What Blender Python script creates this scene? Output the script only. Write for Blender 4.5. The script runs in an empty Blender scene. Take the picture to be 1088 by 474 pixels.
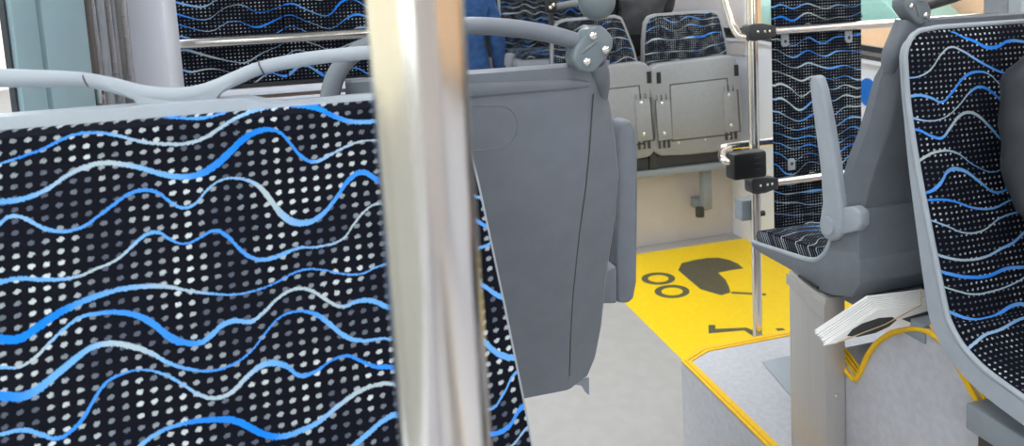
import bpy, bmesh, math, random
from mathutils import Vector, Matrix, noise as mnoise
R_ = math.radians
random.seed(4)
scene = bpy.context.scene
COL = scene.collection
ZC = 1.66            # camera height above the low floor; coordinates below are relative to the lens

# ------------------------------------------------------------------ camera
FPX, CXP, CYP = 700.0, 544.0, 90.0
ROT = Matrix.Rotation(-R_(13.7), 3, 'Z') @ Matrix.Rotation(math.pi/2 - R_(5.7), 3, 'X') @ Matrix.Rotation(-R_(3.15), 3, 'Z')
cam = bpy.data.cameras.new('camera'); camo = bpy.data.objects.new('camera', cam); COL.objects.link(camo)
camo.matrix_world = Matrix.Translation((0, 0, ZC)) @ ROT.to_4x4()
cam.sensor_fit = 'HORIZONTAL'; cam.sensor_width = 36; cam.lens = FPX/1088*36
cam.shift_y = -(237 - CYP)/1088
cam.clip_start = 0.02; cam.clip_end = 200
cam.dof.use_dof = True; cam.dof.focus_distance = 1.15; cam.dof.aperture_fstop = 7.5
scene.camera = camo

# ------------------------------------------------------------------ world, exposure
w = bpy.data.worlds.new('world'); scene.world = w; w.use_nodes = True
bg = w.node_tree.nodes['Background']; bg.inputs[0].default_value = (0.93, 0.97, 1.0, 1); bg.inputs[1].default_value = 3.0
vs = scene.view_settings
vs.view_transform = 'Standard'; vs.look = 'None'; vs.gamma = 1; vs.use_curve_mapping = False; vs.exposure = 0.55
FILL = 7.0  # strength of the added cabin light strips

# ------------------------------------------------------------------ helpers
def ray(x, y): return ROT @ Vector(((x-CXP)/FPX, -(y-CYP)/FPX, -1.0))
def onX(x, y, X): d = ray(x, y); return d*(X/d.x)
def onY(x, y, Y): d = ray(x, y); return d*(Y/d.y)
def onZ(x, y, Z): d = ray(x, y); return d*(Z/d.z)
BASE = {}
def setp(o, label=None, cat=None, group=None, kind=None):
    if label: o['label'] = label
    if cat: o['category'] = cat
    if group: o['group'] = group
    if kind: o['kind'] = kind
    return o
def thing(name, loc, label, cat, group=None, kind=None):
    o = bpy.data.objects.new(name, None); COL.objects.link(o); o.empty_display_size = .05
    o.location = (loc[0], loc[1], loc[2]+ZC); BASE[o] = Vector(loc)
    return setp(o, label, cat, group, kind)
def link(name, me, mat, parent=None, base=None):
    o = bpy.data.objects.new(name, me); COL.objects.link(o)
    if mat: me.materials.append(mat)
    if parent is not None:
        o.parent = parent; b = BASE[parent]; BASE[o] = b
        me.transform(Matrix.Translation(-b))
    else:
        vs_ = [v.co for v in me.vertices]
        b = Vector((sum(v.x for v in vs_)/len(vs_), sum(v.y for v in vs_)/len(vs_), min(v.z for v in vs_))) if base is None else Vector(base)
        me.transform(Matrix.Translation(-b)); o.location = (b.x, b.y, b.z+ZC); BASE[o] = b
    return o
def mk(name, verts, faces, mat, parent=None, smooth=None, uv=None, bevel=0, seg=2):
    bm = bmesh.new()
    vv = [bm.verts.new(v) for v in verts]
    for f in faces:
        try: bm.faces.new([vv[i] for i in f])
        except ValueError: pass
    bmesh.ops.recalc_face_normals(bm, faces=bm.faces)
    return fin(name, bm, mat, parent, smooth, uv, bevel, seg)
def fin(name, bm, mat, parent=None, smooth=None, uv=None, bevel=0, seg=2):
    if bevel:
        es = [e for e in bm.edges if len(e.link_faces) == 2 and e.calc_face_angle(0) > .5]
        bmesh.ops.bevel(bm, geom=es, offset=bevel, segments=seg, affect='EDGES', profile=.5, clamp_overlap=True)
    if uv:
        lay = bm.loops.layers.uv.new('UVMap')
        for f in bm.faces:
            for l in f.loops: l[lay].uv = uv(l.vert.co)
    me = bpy.data.meshes.new(name); bm.to_mesh(me); bm.free()
    if smooth is None: smooth = 40 if bevel else 0
    if smooth:
        me.polygons.foreach_set('use_smooth', [True]*len(me.polygons)); me.set_sharp_from_angle(angle=R_(smooth))
    return link(name, me, mat, parent)
def box(name, a, b, mat, parent=None, bevel=.004, uv=None):
    x0, x1 = sorted((a[0], b[0])); y0, y1 = sorted((a[1], b[1])); z0, z1 = sorted((a[2], b[2]))
    v = [(x, y, z) for z in (z0, z1) for y in (y0, y1) for x in (x0, x1)]
    f = [(0, 2, 3, 1), (4, 5, 7, 6), (0, 1, 5, 4), (2, 6, 7, 3), (0, 4, 6, 2), (1, 3, 7, 5)]
    return mk(name, v, f, mat, parent, uv=uv, bevel=bevel)
def prism(name, poly, ext, mat, parent=None, bevel=0, seg=2, uv=None, smooth=None):
    n = len(poly); e = Vector(ext); p = [Vector(q) for q in poly]
    v = p + [q+e for q in p]
    f = [tuple(range(n)), tuple(range(2*n-1, n-1, -1))] + [(i, (i+1) % n, (i+1) % n+n, i+n) for i in range(n)]
    return mk(name, v, f, mat, parent, bevel=bevel, seg=seg, uv=uv, smooth=smooth)
def spline(pts, n=6):
    P = [Vector(p) for p in pts]; out = []
    for i in range(len(P)-1):
        p0 = P[max(i-1, 0)]; p1 = P[i]; p2 = P[i+1]; p3 = P[min(i+2, len(P)-1)]
        for k in range(n):
            t = k/n
            out.append(.5*((2*p1)+(p2-p0)*t+(2*p0-5*p1+4*p2-p3)*t*t+(3*p1-p0-3*p2+p3)*t**3))
    out.append(P[-1]); return out
def tube_geo(path, rad, seg=12, up=None, flat=1.0, cap=True):
    """sweep of an ellipse; rad is a number or list; flat scales the second axis"""
    n = len(path); verts = []; faces = []
    T = [(path[min(i+1, n-1)]-path[max(i-1, 0)]).normalized() for i in range(n)]
    ref = Vector(up) if up else (Vector((0, 0, 1)) if abs(T[0].z) < .9 else Vector((0, 1, 0)))
    N = (ref - T[0]*ref.dot(T[0])).normalized()
    for i in range(n):
        if up: N = (Vector(up)-T[i]*Vector(up).dot(T[i])).normalized()
        else: N = (N-T[i]*N.dot(T[i])).normalized()
        B = T[i].cross(N); r = rad[i] if isinstance(rad, (list, tuple)) else rad
        for k in range(seg):
            a = 2*math.pi*k/seg
            verts.append(path[i]+N*(r*math.cos(a))+B*(r*flat*math.sin(a)))
    for i in range(n-1):
        for k in range(seg):
            faces.append((i*seg+k, i*seg+(k+1) % seg, (i+1)*seg+(k+1) % seg, (i+1)*seg+k))
    if cap: faces.append(tuple(range(seg))); faces.append(tuple(range((n-1)*seg, n*seg)))
    return verts, faces
def tube(name, path, rad, mat, parent=None, seg=12, n=1, up=None, flat=1.0):
    P = [Vector(p) for p in path] if n <= 1 else spline(path, n)
    if isinstance(rad, (list, tuple)) and n > 1:
        rr = []
        for i in range(len(rad)-1): rr += [rad[i]+(rad[i+1]-rad[i])*k/n for k in range(n)]
        rad = rr+[rad[-1]]
    v, f = tube_geo(P, rad, seg, up, flat)
    return mk(name, v, f, mat, parent, smooth=50)
def bolt(c, nrm, r, mat, parent, name='bolt'):
    c = Vector(c); nrm = Vector(nrm).normalized()
    pts = [c-nrm*r*.3, c+nrm*r*.25, c+nrm*r*.5, c+nrm*r*.62]; rr = [r, r, r*.72, r*.3]
    v, f = tube_geo(pts, rr, 10)
    return mk(name, v, f, mat, parent, smooth=30)
def ell(name, c, rx, ry, rz, mat, parent=None, seg=24):
    bm = bmesh.new(); bmesh.ops.create_uvsphere(bm, u_segments=seg, v_segments=seg//2, radius=1)
    for v in bm.verts: v.co = Vector((v.co.x*rx+c[0], v.co.y*ry+c[1], v.co.z*rz+c[2]))
    return fin(name, bm, mat, parent, smooth=80)
def lerp(tab, x):
    for (a, va), (b, vb) in zip(tab, tab[1:]):
        if (a <= x <= b) or (b <= x <= a): return va+(vb-va)*(x-a)/(b-a)
    return tab[0][1] if abs(x-tab[0][0]) < abs(x-tab[-1][0]) else tab[-1][1]

# ------------------------------------------------------------------ materials
def srgb(r, g, b):
    f = lambda c: (c/255/12.92) if c/255 <= .04045 else ((c/255+.055)/1.055)**2.4
    return (f(r), f(g), f(b), 1)
class NT:
    def __init__(s, name):
        s.m = bpy.data.materials.new(name); s.m.use_nodes = True; s.t = s.m.node_tree
        s.b = s.t.nodes['Principled BSDF']
    def n(s, typ, **kw):
        nd = s.t.nodes.new(typ)
        for k, v in kw.items(): setattr(nd, k, v)
        return nd
    def put(s, sock, v):
        if isinstance(v, bpy.types.NodeSocket): s.t.links.new(v, sock)
        elif v is not None: sock.default_value = v
    def math(s, op, a, b=None, c=None, clamp=False):
        nd = s.n('ShaderNodeMath', operation=op, use_clamp=clamp)
        for i, v in enumerate((a, b, c)):
            if v is not None: s.put(nd.inputs[i], v)
        return nd.outputs[0]
    def mix(s, f, a, b):
        nd = s.n('ShaderNodeMix', data_type='RGBA'); s.put(nd.inputs[0], f); s.put(nd.inputs[6], a); s.put(nd.inputs[7], b); return nd.outputs[2]
    def step(s, x, lo, hi):          # 0 below lo, 1 above hi
        nd = s.n('ShaderNodeMapRange'); nd.interpolation_type = 'SMOOTHSTEP'
        s.put(nd.inputs[0], x); s.put(nd.inputs[1], lo); s.put(nd.inputs[2], hi); return nd.outputs[0]
    def noise(s, vec, scale, detail=2, dim='3D', rough=.5):
        nd = s.n('ShaderNodeTexNoise', noise_dimensions=dim); nd.inputs['Scale'].default_value = scale; nd.inputs['Detail'].default_value = detail
        nd.inputs['Roughness'].default_value = rough
        if vec is not None: s.put(nd.inputs['Vector'], vec)
        return nd.outputs[0]
    def comb(s, x, y, z=0.0):
        nd = s.n('ShaderNodeCombineXYZ')
        for i, v in enumerate((x, y, z)): s.put(nd.inputs[i], v)
        return nd.outputs[0]
    def bump(s, h, strength, dist=.001):
        nd = s.n('ShaderNodeBump'); nd.inputs['Strength'].default_value = strength; nd.inputs['Distance'].default_value = dist
        s.put(nd.inputs['Height'], h); s.put(s.b.inputs['Normal'], nd.outputs[0])
def simple(name, rgb, rough=.5, metal=0, var=.06, scale=30, bump=0, bscale=600, spec=.5, coat=0):
    k = NT(name); tc = k.n('ShaderNodeTexCoord').outputs['Object']
    c = srgb(*rgb); n1 = k.noise(tc, scale, 4)
    lo = tuple(max(0, x*(1-var)) for x in c[:3])+(1,); hi = tuple(min(1, x*(1+var)) for x in c[:3])+(1,)
    k.put(k.b.inputs['Base Color'], k.mix(k.step(n1, .3, .7), lo, hi))
    k.b.inputs['Roughness'].default_value = rough; k.b.inputs['Metallic'].default_value = metal
    k.b.inputs['Specular IOR Level'].default_value = spec
    if coat: k.b.inputs['Coat Weight'].default_value = coat; k.b.inputs['Coat Roughness'].default_value = .1
    if bump: k.bump(k.noise(tc, bscale, 2), bump)
    return k.m
def steel(name, rgb, rough, stretch=(1, 1, 40), sc=25):
    k = NT(name); tc = k.n('ShaderNodeTexCoord').outputs['Object']
    mp = k.n('ShaderNodeMapping'); k.put(mp.inputs[0], tc); mp.inputs['Scale'].default_value = stretch
    n1 = k.noise(mp.outputs[0], sc, 4)
    c = srgb(*rgb); lo = tuple(x*.85 for x in c[:3])+(1,)
    k.put(k.b.inputs['Base Color'], k.mix(n1, lo, c)); k.b.inputs['Metallic'].default_value = 1
    k.put(k.b.inputs['Roughness'], k.math('MULTIPLY_ADD', n1, .2, rough-.1))
    return k.m
def emit(name, rgb, st):
    k = NT(name); k.b.inputs['Emission Color'].default_value = srgb(*rgb); k.b.inputs['Emission Strength'].default_value = st
    k.b.inputs['Base Color'].default_value = (.8, .8, .8, 1); return k.m
def glass(name, tint):
    k = NT(name); k.t.nodes.remove(k.b); out = k.t.nodes['Material Output']
    tr = k.n('ShaderNodeBsdfTransparent'); tr.inputs[0].default_value = tint
    gl = k.n('ShaderNodeBsdfGlossy'); gl.inputs['Roughness'].default_value = .02
    mx = k.n('ShaderNodeMixShader'); mx.inputs[0].default_value = .06
    k.put(mx.inputs[1], tr.outputs[0]); k.put(mx.inputs[2], gl.outputs[0]); k.put(out.inputs[0], mx.outputs[0]); return k.m

NAVY = srgb(11, 13, 24); DOTB = srgb(205, 211, 212); DOTD = srgb(86, 91, 105)
def fabric(name, strands=None, box_=None, seed=0.0, SU=.0125, SV=.0114, DU=.0024, DV=.0019, WS=1.0, WW=1.0):
    """woven upholstery: rows of dots and wavy lines; strands = traced lines [(u,v,width,colour)...] in metres"""
    k = NT(name)
    uvn = k.n('ShaderNodeUVMap').outputs[0]; sp = k.n('ShaderNodeSeparateXYZ'); k.put(sp.inputs[0], uvn)
    u0, v0 = sp.outputs[0], sp.outputs[1]
    f1 = k.noise(uvn, 520, 1, '2D'); f2 = k.noise(uvn, 640, 1, '2D')
    u = k.math('MULTIPLY_ADD', k.math('SUBTRACT', f1, .5), .0022, u0)
    v = k.math('MULTIPLY_ADD', k.math('SUBTRACT', f2, .5), .0030, v0)
    # dots
    du = k.math('SUBTRACT', k.math('FRACT', k.math('DIVIDE', u, SU)), .5)
    dv = k.math('SUBTRACT', k.math('FRACT', k.math('DIVIDE', v, SV)), .5)
    du = k.math('MULTIPLY', du, SU); dv = k.math('MULTIPLY_ADD', du, -.15, k.math('MULTIPLY', dv, SV))
    d = k.math('SQRT', k.math('ADD', k.math('POWER', k.math('DIVIDE', du, DU), 2), k.math('POWER', k.math('DIVIDE', dv, DV), 2)))
    dm = k.math('SUBTRACT', 1, k.step(d, .78, 1.12))
    big = k.noise(k.comb(k.math('MULTIPLY', k.math('FLOOR', k.math('DIVIDE', u0, SU)), SU*1.2), k.math('MULTIPLY', k.math('FLOOR', k.math('DIVIDE', v0, SV)), SV), seed), 16, 2)
    dc = k.mix(k.step(big, .40, .68), DOTD, DOTB)
    col = k.mix(dm, NAVY, dc)
    def paint(col, mask, c):
        rp = k.n('ShaderNodeValToRGB'); k.put(rp.inputs[0], c); e = rp.color_ramp.elements
        e[0].position = 0; e[0].color = srgb(182, 194, 194); e[1].position = 1; e[1].color = srgb(22, 128, 236)
        m = e.new(.5); m.color = srgb(112, 172, 234)
        return k.mix(mask, col, rp.outputs[0])
    if strands:
        (ua, ub), (va, vb) = box_
        U = k.math('DIVIDE', k.math('SUBTRACT', u0, ua), ub-ua)
        Uv = k.comb(U, U, U)
        for st in strands:
            nd = k.n('ShaderNodeRGBCurve'); cm = nd.mapping; cm.use_clip = True; cm.extend = 'HORIZONTAL'
            pts = sorted(st)
            eps = .004
            pts = [(pts[0][0]-eps, pts[0][1], 0, pts[0][3])]+pts+[(pts[-1][0]+eps, pts[-1][1], 0, pts[-1][3])]
            for ci in range(3):
                c = cm.curves[ci]
                L = []
                for j, p in enumerate(pts):
                    X = (p[0]-ua)/(ub-ua)
                    if ci == 0: Y = (p[1]-va)/(vb-va)
                    elif ci == 1:
                        a = pts[max(j-1, 0)]; b = pts[min(j+1, len(pts)-1)]
                        sl = (b[1]-a[1])/max(b[0]-a[0], 1e-4)
                        Y = p[2]*min(math.sqrt(1+sl*sl), 2.2)/.04
                    else: Y = p[3]
                    L.append((min(max(X, 0), 1), min(max(Y, 0), 1)))
                while len(c.points) < len(L): c.points.new(.5, .5)
                for j, q in enumerate(L):
                    c.points[j].location = q; c.points[j].handle_type = 'AUTO_CLAMPED' if ci else 'AUTO'
            cm.update()
            k.put(nd.inputs['Color'], Uv); ss = k.n('ShaderNodeSeparateColor'); k.put(ss.inputs[0], nd.outputs[0])
            vs2 = k.math('MULTIPLY_ADD', ss.outputs[0], vb-va, va)
            dd = k.math('ABSOLUTE', k.math('SUBTRACT', v, vs2))
            e_ = k.math('SUBTRACT', k.math('MULTIPLY', ss.outputs[1], .02), dd)      # half width minus distance
            mask = k.step(e_, 0.0, .0008)
            col = paint(col, mask, ss.outputs[2])
    else:
        for i, (S, off) in enumerate(((.046*WS, .0),)):
            nx = k.noise(k.comb(k.math('MULTIPLY', u0, 1.0), k.math('MULTIPLY', v0, .62), seed+3.1*i), 8.5/WS, 0)
            w1 = k.math('MULTIPLY_ADD', k.math('SUBTRACT', nx, .5), .12*WS, k.math('ADD', v, off+seed*.37))
            fr = k.math('MULTIPLY', k.math('SUBTRACT', k.math('FRACT', k.math('DIVIDE', w1, S)), .5), S)
            nw = k.noise(k.comb(u0, v0, seed+7.7+i), 9, 0)
            half = k.math('MULTIPLY_ADD', k.step(nw, .35, .75), .0030*WW, .0012*WW)
            mask = k.step(k.math('SUBTRACT', half, k.math('ABSOLUTE', fr)), 0.0, .0008)
            nc = k.noise(k.comb(u0, v0, seed+1.3+i*4), 8, 0)
            col = paint(col, mask, k.step(nc, .36, .78))
    k.put(k.b.inputs['Base Color'], col); k.b.inputs['Roughness'].default_value = .9
    k.b.inputs['Specular IOR Level'].default_value = .15
    k.b.inputs['Sheen Weight'].default_value = .0
    k.bump(k.noise(uvn, 900, 1, '2D'), .35, .0006)
    return k.m

M = {}
M['grey'] = simple('grey_plastic', (114, 119, 127), .48, var=.04, bump=.25, bscale=900)
M['lgrey'] = simple('light_and_lit_grey_plastic', (164, 171, 179), .45, var=.03, bump=.2, bscale=900)  # also a lit copy of the seat grey: window light in rim and handle colour
M['fold'] = simple('folding_seat_plastic', (144, 145, 147), .5, var=.03, bump=.2, bscale=900)
M['joint'] = simple('joint_plastic', (112, 122, 127), .28, var=.03)
M['dark'] = simple('dark_plastic', (52, 53, 55), .4, var=.08)
M['black'] = simple('black_rubber', (18, 18, 19), .35, var=.1)
M['steel'] = steel('polished_steel', (238, 230, 220), .17, (1, 1, .03), 40)
M['steelx'] = steel('polished_rail_steel', (238, 230, 220), .2, (.03, 1, 1), 40)
M['sheet'] = steel('brushed_sheet_steel', (208, 205, 202), .5, (1, 1, .05), 60)
M['sheet'].node_tree.nodes['Principled BSDF'].inputs['Metallic'].default_value = .55
M['bolt'] = steel('bolt_steel', (235, 232, 226), .2)
M['beam'] = simple('grey_painted_steel', (136, 143, 150), .4, var=.05)
M['wall'] = simple('wall_panel', (206, 201, 202), .55, var=.03, scale=6)
M['wallw'] = simple('white_panel', (226, 230, 240), .4, var=.02, scale=5)
M['ceil'] = simple('ceiling_panel', (225, 225, 224), .6, var=.02)
M['floor'] = simple('speckled_floor', (174, 170, 167), .55, var=.035, scale=14, bump=.15, bscale=500)
M['plat'] = simple('platform_vinyl', (193, 193, 199), .55, var=.06, scale=60, bump=.2, bscale=700)
M['yellow'] = simple('yellow_floor', (255, 212, 8), .5, var=.03, scale=30, bump=.1, bscale=500)
M['ytrim'] = simple('yellow_edge_trim', (250, 196, 10), .45, var=.05, scale=80)
M['print'] = simple('grey_floor_print', (92, 86, 66), .6, var=.12, scale=60)
M['teal'] = simple('door_frame_paint', (146, 174, 183), .4, var=.03, scale=8)
M['seal'] = simple('rubber_seal', (40, 44, 52), .5, var=.1)
M['bronze'] = simple('brown_seal', (72, 69, 64), .4, var=.1)
M['alu'] = steel('aluminium', (190, 188, 190), .3)
M['glass'] = glass('window_glass', (.93, .96, .95, 1))
M['paper'] = simple('paper', (246, 243, 240), .7, var=.02)
M['ink'] = simple('dark_print', (60, 62, 62), .6, var=.1)
M['band'] = simple('rubber_band', (190, 165, 130), .6)
M['jacket'] = simple('black_jacket', (62, 63, 66), .45, var=.2, scale=14, bump=.5, bscale=30)
M['pants'] = simple('dark_trousers', (26, 27, 31), .8, var=.15, scale=30)
M['denim'] = simple('blue_denim', (40, 78, 128), .85, var=.25, scale=22, bump=.4, bscale=90)
M['skin'] = simple('skin', (205, 160, 135), .5, var=.04)
M['hair'] = simple('dark_hair', (44, 34, 28), .55, var=.2, scale=60)
M['shoe'] = simple('black_shoe', (24, 24, 25), .4)
M['eye'] = simple('eye', (40, 34, 30), .2)
M['blue'] = simple('blue_sticker', (20, 110, 205), .4)
M['brown'] = simple('brown_wood', (120, 104, 92), .6)
M['asphalt'] = simple('asphalt', (110, 108, 106), .9, var=.15, scale=3)
M['facade'] = simple('beige_facade', (186, 148, 116), .8, var=.06, scale=1.2)
M['facade2'] = simple('pale_facade', (222, 214, 196), .8, var=.06, scale=1.2)
M['van'] = simple('pale_green_paint', (118, 156, 148), .35, coat=.4)
M['wing'] = simple('dark_glass', (60, 70, 74), .1)
M['fill_light'] = emit('fill_emitter', (247, 250, 255), FILL)  # glow of the added light strips

# traced upholstery lines (picture positions on the seat's own plane -> metres on the cloth)
YA = lambda z: .70+.21*(z+.08)
def onA(x, y):
    Y = .66
    for _ in range(12): p = onY(x, y, Y); Y = YA(p.z)
    return onY(x, y, Y)
DP = [(-.06, 1.232), (-.10, 1.226), (-.153, 1.22), (-.237, 1.212), (-.351, 1.191), (-.482, 1.16), (-.658, 1.115), (-.70, 1.10), (-.735, 1.07), (-.757, 1.03), (-.77, .98), (-.785, .88), (-.80, .78)]
DP = [(z*.95, y*.95-.006) for z, y in DP]
def onD(x, y):
    Y = 1.18
    for _ in range(14): p = onY(x, y, Y); Y = lerp(DP[:8], max(p.z, -.665))
    return onY(x, y, Y)
def trace(fn, pts, ws, cs):
    out = []; k = None
    for x, y in pts:
        p = fn(x, y); sc_ = p.y/FPX*.86
        out.append((p.x, p.z, lerp(ws, x)*sc_, lerp(cs, x)))
    return out
SA = [
 ([(150,124),(168,125),(188,126),(212,126),(236,121),(256,114)], [(168,2.5),(212,4),(256,2)], [(168,.9),(256,.7)]),
 ([(-60,196),(-30,186),(0,174),(16,169),(30,164),(44,159),(60,151),(80,143),(104,141),(124,144),(148,150),(176,153),(200,152),(216,147),(234,136),(250,126),(268,119),(288,115),(320,113),(336,115),(356,124),(372,129),(396,129),(430,127),(470,140),(508,170)], [(0,3),(60,4),(104,4),(176,4.5),(240,5),(288,4),(330,7),(380,6),(508,5)], [(0,.6),(30,.9),(90,.8),(130,.35),(160,.1),(230,.1),(262,.4),(300,.7),(325,1),(350,1),(385,.5),(508,.6)]),
 ([(-60,205),(-25,218),(0,215),(16,213),(32,209),(52,200),(72,186),(92,177),(112,173),(132,175),(152,179),(172,185),(192,188),(212,185),(228,176),(244,162),(260,147),(280,138),(296,140),(308,152),(320,166),(332,172),(352,164),(372,154),(396,149),(440,160),(480,190),(513,212)], [(0,7),(60,5),(100,6),(140,6),(190,7),(230,9),(270,8),(300,4),(330,5),(396,3),(513,4)], [(0,.6),(30,.5),(60,.2),(120,.05),(150,.4),(190,.6),(215,.9),(260,1),(320,.9),(345,.3),(396,.05),(513,.4)]),
 ([(-50,262),(-20,252),(0,238),(8,231),(20,230),(32,235),(48,243),(68,246),(88,241),(104,230),(120,218),(136,207),(152,202),(168,205),(180,214),(196,221),(208,216),(220,202),(236,191),(256,190),(272,196),(284,208),(296,224),(308,234),(324,237),(340,230),(356,212),(372,190),(384,183),(396,188),(430,215),(470,225),(500,232),(524,244)], [(0,5),(60,5),(100,4),(150,5),(200,4),(230,3),(260,4),(285,7),(315,9),(350,5),(385,7),(524,6)], [(0,.5),(20,.35),(50,.5),(100,.8),(170,.85),(200,.5),(225,.35),(260,.35),(284,.05),(310,.4),(340,.6),(370,.9),(524,.7)]),
 ([(-50,318),(-20,306),(0,300),(20,296),(41,297),(61,297),(82,294),(104,285),(124,276),(140,262),(156,249),(168,247),(180,254),(196,259),(212,253),(228,245),(240,250),(256,266),(268,274),(280,276),(296,272),(316,264),(340,262),(364,254),(376,238),(388,224),(400,217),(440,232),(480,258),(512,264),(530,258)], [(0,6),(60,5),(110,3),(160,5),(200,3),(235,5),(270,5),(290,6),(330,3.5),(398,3),(530,5)], [(0,.6),(40,.55),(70,.45),(90,.05),(130,.1),(150,.5),(190,.8),(250,.85),(280,.6),(320,.45),(350,.3),(375,.05),(440,.2),(512,.6)]),
 ([(-40,352),(0,360),(20,360),(37,350),(57,336),(78,325),(102,315),(131,307),(160,304),(180,305),(200,309),(224,312),(249,313),(274,308),(294,300),(310,291),(327,286),(343,287),(364,291),(384,291),(400,284),(440,275),(480,288),(513,304),(538,319)], [(0,10),(40,10),(80,8),(130,6),(160,6),(200,4),(260,3),(330,3),(400,3),(538,7)], [(0,1),(60,1),(90,.7),(140,.45),(170,.2),(195,.1),(225,.5),(300,.8),(400,.6),(538,.6)]),
 ([(-40,380),(0,390),(20,390),(37,380),(53,364),(70,348),(86,337),(106,333),(127,332),(147,336),(164,345),(180,358),(196,364),(213,364),(225,356),(237,345),(250,341),(266,342),(280,332),(298,315),(315,307),(331,309),(347,319),(364,326),(380,320),(396,320),(411,326),(460,340),(500,352),(515,364),(531,378),(548,383)], [(0,4),(40,4),(70,4),(100,5),(140,7),(180,9),(205,7),(240,7),(265,6),(290,4),(330,5),(370,5),(400,7),(520,8),(548,8)], [(0,.5),(20,.15),(40,.05),(60,.45),(90,.6),(120,.85),(200,.9),(225,.6),(260,.5),(285,.1),(355,.05),(380,.5),(411,.6),(548,.55)]),
 ([(-40,425),(0,421),(25,421),(41,413),(61,397),(82,380),(98,369),(119,365),(139,368),(160,375),(180,386),(205,393),(225,394),(246,388),(266,374),(282,354),(298,337),(315,331),(335,334),(351,345),(368,358),(384,362),(411,360),(450,372),(490,408),(521,435),(535,421),(550,399)], [(0,11),(40,10),(80,8),(110,7),(140,7),(180,5),(220,4),(270,3),(310,3),(345,7),(370,6),(411,4),(550,4)], [(0,.95),(30,.8),(50,.55),(90,.5),(115,.2),(125,.05),(155,.1),(180,.5),(225,.8),(330,.85),(352,.55),(411,.5),(550,.6)]),
 ([(-40,470),(0,462),(25,457),(45,462),(61,466),(78,456),(90,442),(102,421),(115,405),(131,397),(151,393),(172,397),(192,407),(213,420),(229,423),(246,417),(262,401),(282,387),(302,388),(319,399),(335,395),(351,384),(368,378),(384,384),(400,390),(413,390),(460,410),(500,455),(521,461),(540,456),(556,436)], [(0,5),(45,6),(80,5),(110,4),(150,3),(180,4),(220,5),(250,6),(285,8),(310,7),(350,3.5),(380,5),(410,6),(556,7)], [(0,.5),(45,.6),(75,.9),(130,.8),(165,.6),(195,.45),(220,.1),(255,.1),(285,.5),(310,.7),(350,.9),(413,.9),(556,.85)]),
 ([(110,520),(130,494),(149,474),(168,460),(188,452),(213,447),(237,446),(249,447),(265,454),(282,462),(298,464),(319,458),(339,448),(360,431),(380,417),(400,409),(415,408),(460,430),(500,480),(540,478),(566,455)], [(150,6),(180,5),(220,7),(260,9),(290,8),(330,7),(380,6),(415,5),(566,4)], [(150,.5),(185,.7),(210,.95),(285,1),(310,.6),(345,.45),(370,.1),(400,.05),(566,.3)]),
 ([(330,520),(360,490),(376,474),(392,460),(409,446),(421,441),(460,470),(490,510)], [(376,7),(421,7)], [(376,.5),(490,.6)]),
]
SD = [
 ([(1010,34),(1019,39),(1032,44),(1044,50),(1057,49),(1066,44),(1088,45),(1120,52)], [(1010,3),(1044,6),(1120,4)], [(1010,.9),(1060,.95),(1088,.5)]),
 ([(962,83),(975,81),(986,73),(997,57),(1006,50),(1019,54),(1032,62),(1048,71),(1063,77),(1079,76),(1088,68),(1120,50)], [(962,2.5),(1006,3.5),(1040,4),(1120,4)], [(962,.4),(985,.05),(1010,.05),(1030,.4),(1050,.8),(1120,.9)]),
 ([(962,104),(975,101),(987,104),(997,108),(1008,98),(1022,81),(1035,76),(1048,79),(1060,90),(1076,96),(1110,90)], [(962,5),(1000,4),(1025,5),(1050,2.5),(1110,2.5)], [(962,.4),(990,.6),(1010,.9),(1035,.8),(1055,.1),(1110,.2)]),
 ([(962,122),(972,126),(987,128),(1003,123),(1016,111),(1029,96),(1038,92),(1051,98),(1063,109),(1076,114),(1110,120)], [(962,5),(985,2.5),(1018,2.5),(1035,4.5),(1060,5),(1110,5)], [(962,.6),(985,.2),(1015,.05),(1030,.6),(1050,.95),(1110,.9)]),
 ([(964,139),(975,138),(987,144),(997,146),(1006,136),(1016,123),(1025,119),(1035,122),(1048,134),(1062,149),(1090,160)], [(964,4),(1006,5),(1025,5),(1090,5)], [(964,.9),(995,.8),(1008,.05),(1035,.05),(1050,.5),(1090,.8)]),
 ([(968,178),(980,168),(991,161),(1011,161),(1032,175),(1052,182),(1067,175),(1100,160)], [(968,5),(1000,4),(1032,2),(1100,2.5)], [(968,.05),(1005,.05),(1030,.5),(1100,.6)]),
 ([(978,206),(988,203),(996,195),(1004,181),(1019,180),(1037,192),(1052,203),(1067,200),(1100,180)], [(978,4),(1000,6),(1020,6),(1060,4),(1100,4)], [(978,.9),(1000,.6),(1030,.4),(1060,.8)]),
 ([(978,214),(990,212),(1006,212),(1032,220),(1052,220),(1067,213),(1100,200)], [(978,4),(1020,4),(1100,3)], [(978,.95),(1010,.9),(1050,.5)]),
 ([(982,233),(1000,238),(1020,246),(1040,244),(1060,230),(1090,222)], [(982,3),(1090,3)], [(982,.3),(1040,.1),(1090,.6)]),
 ([(990,268),(1000,272),(1024,275),(1045,271),(1060,263),(1072,257),(1088,244)], [(990,5),(1030,4),(1088,5)], [(990,.2),(1030,.05),(1072,.5)]),
 ([(994,287),(1005,290),(1024,293),(1045,292),(1066,284),(1088,282)], [(994,5),(1040,6),(1088,5)], [(994,.7),(1040,.95),(1088,.6)]),
 ([(998,304),(1010,307),(1029,311),(1050,308),(1077,298),(1090,290)], [(998,3),(1090,3)], [(998,.05),(1090,.2)]),
 ([(1000,328),(1010,332),(1029,338),(1050,335),(1077,322),(1090,322)], [(1000,6),(1040,5),(1090,6)], [(1000,.6),(1050,.8),(1090,.6)]),
 ([(1008,372),(1020,366),(1034,359),(1050,354),(1077,343),(1090,340)], [(1008,5),(1090,4)], [(1008,.2),(1060,.3),(1090,.6)]),
]
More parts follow.
